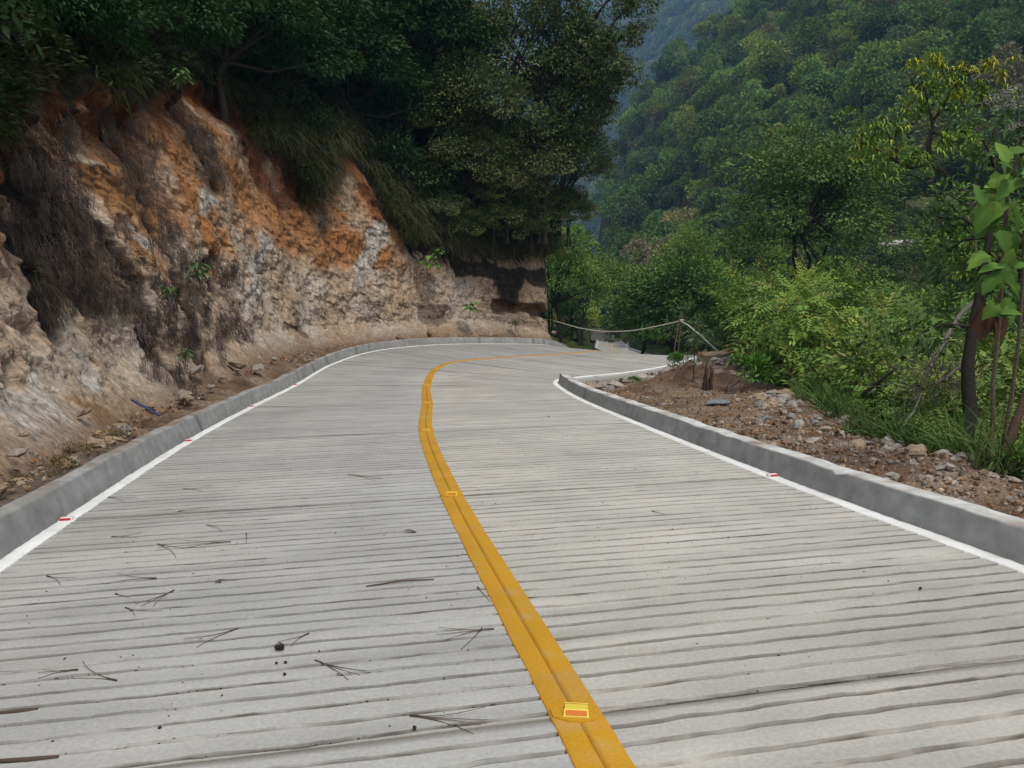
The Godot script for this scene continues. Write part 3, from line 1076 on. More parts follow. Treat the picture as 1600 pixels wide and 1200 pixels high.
func build_far_trees_on(crowns: Array) -> void:
	# near part of the hillside: each tree one can tell apart stands for itself
	rng.seed = 77
	var told := 0
	var taken := {}
	var words := ["dark green round tree", "mid green tree", "yellowish green tree", "olive brown tree", "grey green tree", "bare brown bush"]
	var mats := []
	for k in 6:
		var m: StandardMaterial3D = M.leaf.duplicate()
		m.albedo_color = shaded(tint(k), 1.2).linear_to_srgb()
		m.resource_name = "hill_leaf"
		mats.append(m)
	var places := [[], [], [], []]
	var tints := [[], [], [], []]
	var tries := 0
	while tries < 26000:
		tries += 1
		var d := 45.0 + pow(rng.randf(), 0.75) * 300.0
		var ang := r(-0.02, 0.82)
		var x := d * tan(ang)
		var z := -d
		var xr := table(ROAD_D, ROAD_X, d)
		if absf(x - xr) < 5.6 and d < 180.0:
			continue
		var cell := 3.5 + d * 0.0075
		var key := Vector2i(int(x / cell), int(z / cell))
		if taken.has(key):
			continue
		var y := valley_y(x, z)
		# the track on the far side stays clear
		if x > 34.0 and x < 76.0 and absf(d - 98.0) < 6.0:
			continue
		if ang > 0.40 and ang < 0.57 and d > 40.0 and d < 98.0 and (y + 12.0 - 1.55) / d > -0.02:
			continue
		if d < 80.0 and ang < 0.24:
			continue
		taken[key] = true
		var big := 0.85 + 0.95 * rng.randf() * rng.randf() + d * 0.0006
		if d < 110.0:
			big *= 0.85
		var patch := f3(Vector3(x, 0, z), 0.018)
		var kind := 0
		var roll := rng.randf() + patch * 0.7
		if roll < 0.38: kind = 0
		elif roll < 0.62: kind = 1
		elif roll < 0.72: kind = 4
		elif roll < 0.86: kind = 2
		elif roll < 1.0: kind = 3
		elif d > 110.0 and rng.randf() < 0.45: kind = 5
		var shape := rng.randi() % 4
		var bas := Basis(UP, r(0, TAU)).scaled(Vector3(big * r(0.85, 1.2), big * r(0.8, 1.25), big * r(0.85, 1.2)))
		var seen := ang > 0.03 and ang < 0.60 and d < 165.0 and (y - 1.55) / d < 0.33 and (y - 1.55) / d > -0.10
		if seen and told < 230 and d > 52.0:
			told += 1
			var o := put("hillside_tree", crowns[shape], mats[kind])
			o.transform = Transform3D(bas, Vector3(x, y - 0.3, z))
			var where := "at the foot of the far hillside" if y < -6.0 else ("low on the far hillside" if y < 3.0 else ("halfway up the far hillside" if y < 17.0 else "high on the far hillside"))
			var px := tan(ang)
			var by := "over the lower road" if px < 0.14 else ("behind the rounded dark tree" if px < 0.28 else ("behind the tall open tree" if px < 0.42 else ("left of the drooping tree" if px < 0.5 else "behind the drooping tree")))
			tag(o, ("small " if big < 0.85 else ("tall " if big > 1.25 else "")) + words[kind] + " " + where + ", " + by, "tree", "trees on the hillside across the valley")
		else:
			places[shape].append(Transform3D(bas, Vector3(x, y - 0.3, z)))
			tints[shape].append(shaded(tint(kind), r(0.75, 1.7)))
	for k in 4:
		tag(many("forest", crowns[k], M.leaf, places[k], tints[k]), "dense mixed forest covering the hillside across the valley", "forest", "", "stuff")


func build_far_forest(crowns: Array) -> void:
	for which in 2:
		rng.seed = 500 + which
		var places := []
		var tints := []
		for k in (11000 if which == 0 else 12000):
			var z := -570.0 - rng.randf() * 560.0 if which == 0 else -1360.0 - rng.randf() * 1080.0
			var x := -z * r(-0.03, 0.40) if which == 0 else -z * r(-0.02, 0.36)
			var y := far_y(which, x, z)
			var big := r(1.0, 2.0) if which == 0 else r(2.0, 3.6)
			places.append(Transform3D(Basis(UP, r(0, TAU)).scaled(Vector3(big, big * r(0.8, 1.2), big)), Vector3(x, y - 0.5, z)))
			tints.append(shaded(tint(rng.randi() % 5), r(0.75, 1.3)))
		tag(many("far_forest", crowns[which], M.leaf, places, tints), ["forest covering the middle-distance hill fading into haze", "forest covering the farthest blue mountain"][which], "forest", "", "stuff")


func track_y(x: float) -> float:
	return table([34.0, 47.0, 53.0, 59.0, 78.0], [0.9, 2.1, 2.7, 3.4, 5.2], x)


func build_far_road() -> void:
	# the road beyond the crest, lower in the valley
	var p := PackedVector3Array()
	var c := PackedColorArray()
	var gp := PackedVector3Array()
	var gc := PackedColorArray()
	var kerbs := [PackedVector3Array(), PackedVector3Array()]
	var lines := [PackedVector3Array(), PackedVector3Array(), PackedVector3Array()]
	var d := 36.0
	while d < 127.0:
		var x := table(ROAD_D, ROAD_X, d)
		var y := table(ROAD_D, ROAD_Y, d)
		var t := Vector3(table(ROAD_D, ROAD_X, d + 3.0) - x, 0, -3).normalized()
		var s := Vector3(-t.z, 0, t.x)
		var h := lerpf(3.1, 2.35, smoothstep(50.0, 110.0, d))
		for k in 7:
			var q := Vector3(x, y, -d) + s * lerpf(-h, h, k / 6.0)
			q.y += 0.004 if int(d * 2.0) % 2 == 0 else -0.006
			p.append(q)
			c.append(Color(0.31, 0.30, 0.275) * (1.0 + 0.25 * f3(q, 0.6)))
		for side in 2:
			var g := -1.0 if side == 0 else 1.0
			for e in [[0.0, -0.1], [0.02, 0.28], [0.22, 0.30], [0.26, -0.4]]:
				kerbs[side].append(Vector3(x, y + e[1], -d) + s * g * (h + e[0]))
			for e in [-0.18, -0.04]:
				lines[side].append(Vector3(x, y + 0.02, -d) + s * g * (h + e))
		for e in [-0.1, 0.1]:
			lines[2].append(Vector3(x, y + 0.02, -d) + s * e)
		d += 0.5
	var b := Buf.new()
	b.grid(p, c, 7, UP)
	var road := put("lower_road", b.mesh(true), M.concrete)
	tag(road, "lower stretch of the concrete road reappearing in the valley", "", "", "structure")
	for side in 2:
		var kb := Buf.new()
		var kc := PackedColorArray()
		for k in kerbs[side].size():
			kc.append(Color(0.36, 0.36, 0.35) if side == 0 else Color(0.40, 0.41, 0.41))
		kb.grid(kerbs[side], kc, 4, UP)
		put("kerb", kb.mesh(true), M.kerb, road)
	for k in 3:
		var lb := Buf.new()
		var lc := PackedColorArray()
		for q in lines[k].size():
			lc.append(Color(0.62, 0.62, 0.62) if k < 2 else Color(0.55, 0.34, 0.08))
		lb.grid(lines[k], lc, 2, UP)
		put("painted_line", lb.mesh(true), M.paint, road)
	d = 126.0
	while d < 178.0:
		var x := table(ROAD_D, ROAD_X, d)
		var y := table(ROAD_D, ROAD_Y, d) + 0.05
		for k in 7:
			var q := Vector3(x + lerpf(-3.4, 3.2, k / 6.0), y, -d)
			q.y += f3(q, 0.3) * 0.2
			gp.append(q)
			gc.append(Color(0.15, 0.145, 0.13) * (1.0 + 0.3 * f3(q, 0.4)))
		d += 1.0
	var g := Buf.new()
	g.grid(gp, gc, 7, UP)
	tag(put("gravel_road", g.mesh(true), M.soil), "grey unpaved road carrying on past the end of the lower concrete", "", "", "structure")
	# pale track on the hillside across the valley: a terrace with a broken white edge
	var tp := PackedVector3Array()
	var tc := PackedColorArray()
	for k in 85:
		var x := 36.0 + k * 0.45
		var y := track_y(x) + 0.15 * n3(Vector3(x, 0, 0), 0.5)
		var z := -98.0 + 0.8 * sin(x * 0.12)
		for e in [[3.2, -6.0, 0], [2.0, -0.9, 0], [1.9, 0.0, 1], [1.2, 0.06, 1], [-2.4, 0.2, 2], [-2.6, 1.1, 3], [-8.0, 5.0, 3]]:
			var q := Vector3(x, y + e[1], z + e[0])
			tp.append(q)
			var broken := clampf(0.75 + n3(q, 0.8) * 0.9, 0.25, 1.0)
			tc.append([Color(0.10, 0.085, 0.05), Color(0.80, 0.79, 0.76) * broken, Color(0.5, 0.45, 0.38), Color(0.07, 0.075, 0.03)][e[2]])
	var tb := Buf.new()
	tb.grid(tp, tc, 7, Vector3(0, 0.5, 1))
	tag(put("hillside_track", tb.mesh(true), M.kerb), "pale whitish track cut across the hillside beyond the valley", "", "", "structure")


# ---------------------------------------------------------------- plants
func crown(sd: int, size: Vector3, clumps: int, each: int, ll: float, lw: float, palette: Array, droop := 0.25, spray := 0.30, kind := 0) -> Array:
	# [buffer, centres of the leaf clumps]; leaves sit on the shells of clumps that stand round an uneven outline
	rng.seed = sd
	var b := Buf.new()
	var centres := []
	var mean := (size.x + size.y + size.z) / 3.0
	for k in clumps:
		var q := ball().normalized()
		if q.y < -0.45:
			q.y *= -0.6
		var f := lerpf(0.45, 1.0, pow(rng.randf(), 0.5)) * (1.0 + 0.28 * n3(q * 1.7 + Vector3(sd % 97, 0, 0), 1.0))
		var at := Vector3(q.x * size.x, q.y * size.y, q.z * size.z) * f
		centres.append(at)
		var cs := mean * spray * r(0.65, 1.3)
		var lit: Color = palette[rng.randi() % palette.size()] * r(0.75, 1.25)
		for j in each:
			var s := ball()
			s = s.normalized() * pow(s.length(), 0.4)
			s.y = s.y * 0.62 + 0.1
			var p := at + s * cs
			var dir := (s * 0.9 + q * 0.5 + ball() * 0.7 + Vector3.DOWN * droop).normalized()
			var side := dir.cross((UP * 0.9 + ball() * 0.8).normalized()).normalized()
			var g := r(0.7, 1.35)
			var col := Color(lit.r * g * r(0.9, 1.15), lit.g * g, lit.b * g)
			match kind:
				0: b.leaf(p, dir, side, ll * r(0.65, 1.25), lw * r(0.7, 1.2), 0.16, col)
				1: b.frond(p, dir, side, ll * r(0.7, 1.2), 5, ll * 0.34, lw, col)
				2: b.blade(p, (dir + Vector3.DOWN * 0.3).normalized(), side, ll * r(0.7, 1.2), lw, 1.4, col, 3)
	return [b, centres]


func limbs(sd: int, centres: Array, lift: float, bole: float, radius: float, stems: int, col: Color, share: int, root := Vector3.ZERO) -> ArrayMesh:
	rng.seed = sd
	var b := Buf.new()
	var tops := []
	for s in stems:
		var lean := Vector3(r(-0.3, 0.3), 0, r(-0.3, 0.3)) * (0.4 if stems == 1 else 1.6)
		var path := []
		var radii := []
		var foot := Vector3.ZERO if stems == 1 else Vector3(r(-0.35, 0.35), 0, r(-0.35, 0.35))
		for k in 6:
			var f := k / 5.0
			path.append(foot + root * (1.0 - f) + lean * f * bole * 0.4 + UP * ((bole + 1.2) * f - 1.5) + Vector3(n3(Vector3(f * 2.0, s, sd), 1.0), 0, n3(Vector3(f * 2.0, s + 9, sd), 1.0)) * 0.18 * bole * f)
			radii.append(radius * lerpf(1.0, 0.55, f) * (1.25 if k == 0 else 1.0))
		b.tube(path, radii, 7, col)
		tops.append(path[5])
	for k in centres.size():
		if k % share:
			continue
		var e: Vector3 = centres[k] + UP * lift
		var s: Vector3 = tops[rng.randi() % tops.size()]
		if e.y < s.y - 0.5:
			s = s * 0.6
		var m := s.lerp(e, 0.45) + UP * r(-0.1, 0.25) * s.distance_to(e) + ball() * 0.12
		b.tube([s, m, e], [radius * 0.42, radius * 0.24, radius * 0.08], 5, col)
	return b.mesh(true)


func tree_shape(sd: int, size: Vector3, lift: float, clumps: int, each: int, ll: float, lw: float, palette: Array, bark: Color, radius: float, stems := 1, bole := 0.0, droop := 0.25, spray := 0.30, kind := 0, share := 3) -> Dictionary:
	var q := crown(sd, size, clumps, each, ll, lw, palette, droop, spray, kind)
	var b: Buf = q[0]
	for k in b.v.size():
		b.v[k].y += lift
	return {"crown": b.mesh(), "trunk": limbs(sd + 1, q[1], lift, bole if bole > 0.0 else lift * 0.75, radius, stems, bark, share)}


func plant(called: String, shape: Dictionary, label: String, category: String, group: String, at: Vector3, turn: float, size: float, squash := 1.0, parts := ["crown", "trunk"]) -> Node3D:
	var o := thing(called, at)
	o.transform = Transform3D(Basis(UP, turn).scaled(Vector3(size, size * squash, size)), at)
	put(parts[0], shape.crown, M.leaf, o)
	put(parts[1], shape.trunk, M.bark, o)
	tag(o, label, category, group)
	return o


func build_cutting_plants() -> void:
	# undergrowth over the top of the cutting
	var dark := [Color(0.020, 0.042, 0.014), Color(0.030, 0.055, 0.018), Color(0.045, 0.058, 0.025), Color(0.028, 0.048, 0.022)]
	var q := crown(901, Vector3(0.55, 0.5, 0.55), 12, 34, 0.16, 0.07, [Color(1, 1, 1)], 0.2, 0.45)
	var clump: ArrayMesh = (q[0] as Buf).mesh()
	rng.seed = 41
	var hb := Buf.new()
	for k in 52:      # a tangle of dry grass, stems and rootlets that hangs over the lip
		var p := Vector3(r(-0.5, 0.5), r(-0.25, 0.25), r(-0.2, 0.2))
		var d := Vector3(r(-1.0, 1.0), r(-0.3, 0.9), r(0.1, 1.0)).normalized()
		var g := r(0.35, 1.7)
		var pale := Color(g, g * r(0.88, 1.05), g * r(0.6, 0.95))
		hb.blade(p, d, Vector3(1, r(-0.4, 0.4), r(-0.7, 0.7)).normalized(), r(0.25, 1.0) * r(0.6, 1.2), r(0.010, 0.030), r(0.6, 4.2), pale, 5)
	for k in 40:
		var p := Vector3(r(-0.5, 0.5), r(-0.3, 0.3), r(0.0, 0.35))
		var d := (ball() + Vector3(0, -0.2, 0.5)).normalized()
		hb.leaf(p, d, d.cross(ball()).normalized(), r(0.05, 0.14), r(0.03, 0.06), 0.15, Color(0.5, 0.95, 0.35) * r(0.5, 1.3))
	var hang := hb.mesh()
	var tb := Buf.new()
	for k in 46:
		var d := (Vector3(r(-1, 1), r(0.5, 1.6), r(-1, 1))).normalized()
		var g := r(0.6, 1.4)
		tb.blade(ball() * Vector3(0.2, 0.05, 0.2), d, d.cross(ball()).normalized(), r(0.45, 0.95), 0.022, r(0.6, 1.8), Color(g, g, g * 0.9), 4)
	var tuft := tb.mesh()
	M.tuft = tuft
	var lists := [[], [], []]
	var cols := [[], [], []]
	rng.seed = 42
	for k in 5200:
		var t := r(1.2, 13.6)
		var d := cut_data(t)
		var up := pow(rng.randf(), 1.25) * 13.0
		var at: Vector3 = cut_at(d, bare_at(t) + up + 0.25)
		if rng.randf() < 0.55:
			lists[0].append(Transform3D(Basis(UP, r(0, TAU)).scaled(Vector3.ONE * r(0.6, 1.5)), at))
			cols[0].append(shaded(dark[rng.randi() % 4], r(0.6, 1.4)))
		else:
			lists[2].append(Transform3D(Basis(UP, r(0, TAU)).scaled(Vector3.ONE * r(0.7, 1.5) * (0.6 if t < 5.5 else 1.0)), at))
			cols[2].append(shaded(Color(0.06, 0.075, 0.03).lerp(Color(0.13, 0.12, 0.085), rng.randf()), r(0.5, 1.2)))
	for k in 1450:
		var t := r(1.5, 13.0) if k < 800 else r(7.2, 12.2)
		var d := cut_data(t)
		var a := n3(Vector3(t * 3.4, 0, 0), 0.7)
		var at: Vector3 = cut_at(d, bare_at(t) + (r(0.25, 1.9) if k < 800 else r(-0.45, 1.8)) + a * 0.4) - d[1] * r(0.2, 0.5)
		var face := atan2(-d[1].x, -d[1].z) + r(-1.1, 1.1)
		lists[1].append(Transform3D(Basis(UP, face).scaled(Vector3.ONE * r(0.6, 1.35) * (0.5 if t < 5.3 else 1.0)), at))
		cols[1].append(shaded(Color(0.075, 0.068, 0.048).lerp(Color(0.07, 0.085, 0.035), rng.randf()), r(0.45, 1.3)))
	for k in 40:       # dry tufts and soil grass spilling on the near left kerb
		var d := cut_data(r(2.7, 4.2))
		lists[1].append(Transform3D(Basis(UP, r(0, TAU)).scaled(Vector3.ONE * r(0.15, 0.32)), d[0] - d[1] * r(-0.3, 0.2) + UP * 0.03))
		cols[1].append(shaded(Color(0.16, 0.12, 0.07), r(0.5, 1.3)))
	# rooty dark gullies keep thin trailing stems and rootlets
	var rb := Buf.new()
	for k in 26:
		var p := Vector3(r(-0.25, 0.25), r(-0.3, 0.3), r(-0.05, 0.1))
		var path := [p]
		var g := r(0.4, 1.5)
		for j in 4:
			p += Vector3(r(-0.06, 0.06), -r(0.04, 0.16), r(-0.03, 0.05))
			path.append(p)
		rb.tube(path, [0.006, 0.005, 0.004, 0.003, 0.0015], 3, Color(g, g, g), false)
	for k in 22:
		var d := (ball() + Vector3(0, -0.5, 0.6)).normalized()
		rb.blade(Vector3(r(-0.25, 0.25), r(-0.3, 0.3), 0), d, d.cross(ball()).normalized(), r(0.1, 0.35), 0.012, 1.5, Color(1, 0.95, 0.8) * r(0.4, 1.6), 3)
	var roots := []
	var root_tints := []
	for q2 in PATCHES:
		if q2[0] == "D" and q2[1] < 7.0:
			for k in 15:
				var f := rng.randf()
				var t: float = lerpf(q2[1], q2[4], f) + r(-0.16, 0.16)
				var v: float = lerpf(q2[2], q2[5], f)
				var d := cut_data(t)
				var at: Vector3 = cut_at(d, v) - d[1] * r(0.05, 0.25)
				roots.append(Transform3D(Basis(UP, atan2(-d[1].x, -d[1].z) + r(-0.4, 0.4)).scaled(Vector3.ONE * r(0.35, 0.9)), at))
				root_tints.append(shaded(Color(0.10, 0.08, 0.07), r(0.4, 1.5)))
	tag(many("undergrowth", clump, M.leaf, lists[0], cols[0]), "dark leafy undergrowth covering the slope above the earth cutting", "undergrowth", "", "stuff")
	tag(many("hanging_grass", hang, M.dry, lists[1], cols[1]), "dry grass and rootlets hanging over the lip of the cutting", "grass", "", "stuff")
	tag(many("rough_grass", tuft, M.leaf, lists[2], cols[2]), "rough grey-green grass on the slope above the cutting", "grass", "", "stuff")
	tag(many("rootlets", rb.mesh(), M.dry, roots, root_tints), "dark rootlets and dead stems matted in the gullies of the cutting", "roots", "", "stuff")
	# shrubs one can tell apart
	var low := [Color(0.022, 0.052, 0.020), Color(0.030, 0.062, 0.022), Color(0.040, 0.066, 0.026)]
	var shapes := [
		tree_shape(311, Vector3(1.1, 0.9, 1.1), 1.0, 26, 42, 0.17, 0.075, low, Color(0.09, 0.075, 0.06), 0.05, 3, 0.7),
		tree_shape(313, Vector3(1.0, 1.2, 1.0), 1.3, 26, 38, 0.22, 0.06, low, Color(0.09, 0.075, 0.06), 0.05, 3, 0.9, 0.5),
		tree_shape(317, Vector3(1.3, 0.9, 1.2), 1.0, 22, 12, 0.5, 0.07, low, Color(0.08, 0.07, 0.05), 0.05, 4, 0.7, 0.3, 0.3, 1),
	]
	var kinds := ["dark small-leaved shrub", "dark narrow-leaved shrub", "feathery fern-like shrub"]
	rng.seed = 43
	for k in 84:
		var t := 2.6 + 10.4 * (k + rng.randf()) / 84.0
		var d := cut_data(t)
		var up := r(0.7, 8.5) if k % 3 else r(0.5, 2.0)
		var at: Vector3 = cut_at(d, bare_at(t) + up) - UP * 0.25
		var w := rng.randi() % 3
		var where := "above the layered clay" if t < 5.4 else ("above the left rooty gully" if t < 6.1 else ("above the right rooty gully" if t < 6.8 else ("above the white clay" if t < 7.5 else ("above the grassy dip" if t < 8.1 else ("above the rust-red peak" if t < 8.9 else ("above the green cliff plants" if t < 9.8 else ("above the dark moss" if t < 11.2 else "by the far cliff corner")))))))
		var girth := "broad " if k % 4 == 0 else ("low " if k % 4 == 1 else ("" if k % 4 == 2 else "ragged "))
		var level := "just over the lip" if up < 1.6 else ("midway up the slope" if up < 4.5 else "high under the trees")
		plant("shrub", shapes[w], girth + kinds[w] + " " + level + " " + where, "shrub", "shrubs on top of the earth cutting", at, r(0, TAU), r(0.7, 1.5) * (1.15 if k % 4 == 0 else 1.0), 0.72 if k % 4 == 1 else r(0.9, 1.2), ["foliage", "stem"])
	# single plants rooted in the bare face
	build_face_plants()


func broad_plant(sd: int, leaves: int, ll: float, lw: float, cols: Array, tall: float) -> Dictionary:
	rng.seed = sd
	var b := Buf.new()
	var s := Buf.new()
	var one := []
	for k in leaves:
		var a := TAU * k * 0.382 + r(-0.3, 0.3)
		var f := k / float(leaves)
		var from := UP * tall * (0.25 + 0.75 * f)
		var dir := Vector3(cos(a), r(0.15, 0.9), sin(a)).normalized()
		var out := from + dir * ll * 0.5
		s.tube([UP * tall * (0.1 + 0.7 * f), out], [0.008, 0.005], 4, Color(0.10, 0.13, 0.05))
		var ld := (dir + Vector3.DOWN * r(0.3, 0.9)).normalized()
		var side := ld.cross(UP).normalized()
		var col: Color = cols[rng.randi() % cols.size()] * r(0.8, 1.2)
		b.broad(out, ld, side, ll * r(0.8, 1.2), lw * r(0.8, 1.2), 0.25, col)
	s.tube([Vector3.DOWN * 0.2, UP * tall * 0.5, UP * tall], [0.016, 0.012, 0.006], 5, Color(0.10, 0.10, 0.05))
	return {"crown": b.mesh(), "trunk": s.mesh(true)}


func build_face_plants() -> void:
	var bright := [Color(0.075, 0.16, 0.028), Color(0.055, 0.13, 0.028), Color(0.10, 0.19, 0.04)]
	var sh := broad_plant(71, 15, 0.40, 0.30, bright, 0.6)
	plant("broadleaf_plant", sh, "bright green broadleaf plant growing from the middle of the bare cliff", "plant", "", Vector3(-3.433, 0.520, -32.600), 0.4, 0.95, 1.0, ["foliage", "stem"])
	plant("broadleaf_plant", sh, "upper bright green seedling on the bare cliff beside dark moss", "plant", "", Vector3(-3.120, 1.100, -32.800), 2.4, 0.6, 1.0, ["foliage", "stem"])
	plant("broadleaf_plant", sh, "green broadleaf plant at the cliff foot below a hollow", "plant", "", Vector3(-1.864, -1.426, -34.000), 1.1, 0.75, 1.1, ["foliage", "stem"])
	var narrow := broad_plant(72, 26, 0.30, 0.10, [Color(0.05, 0.11, 0.03), Color(0.08, 0.14, 0.05)], 0.55)
	plant("broadleaf_plant", narrow, "green narrow-leaved plant on dark earth left of the white clay", "plant", "", Vector3(-6.561, 0.795, -16.300), 0.0, 0.75, 1.0, ["foliage", "stem"])
	plant("broadleaf_plant", narrow, "spiky dark green plant high on the orange cliff", "plant", "", Vector3(-6.931, 4.790, -17.000), 0.8, 0.75, 1.0, ["foliage", "stem"])
	plant("broadleaf_plant", narrow, "small plant on the rooty gully beside the layered clay", "plant", "", Vector3(-6.458, 0.569, -14.500), 1.5, 0.45, 1.0, ["foliage", "stem"])
	plant("broadleaf_plant", narrow, "small plant near the lower end of the rooty gully", "plant", "", Vector3(-5.568, -0.396, -13.000), 2.5, 0.4, 1.0, ["foliage", "stem"])
	plant("broadleaf_plant", narrow, "wispy plant at the cliff foot near the far corner", "plant", "", Vector3(0.152, -2.263, -36.600), 2.0, 0.7, 1.0, ["foliage", "stem"])


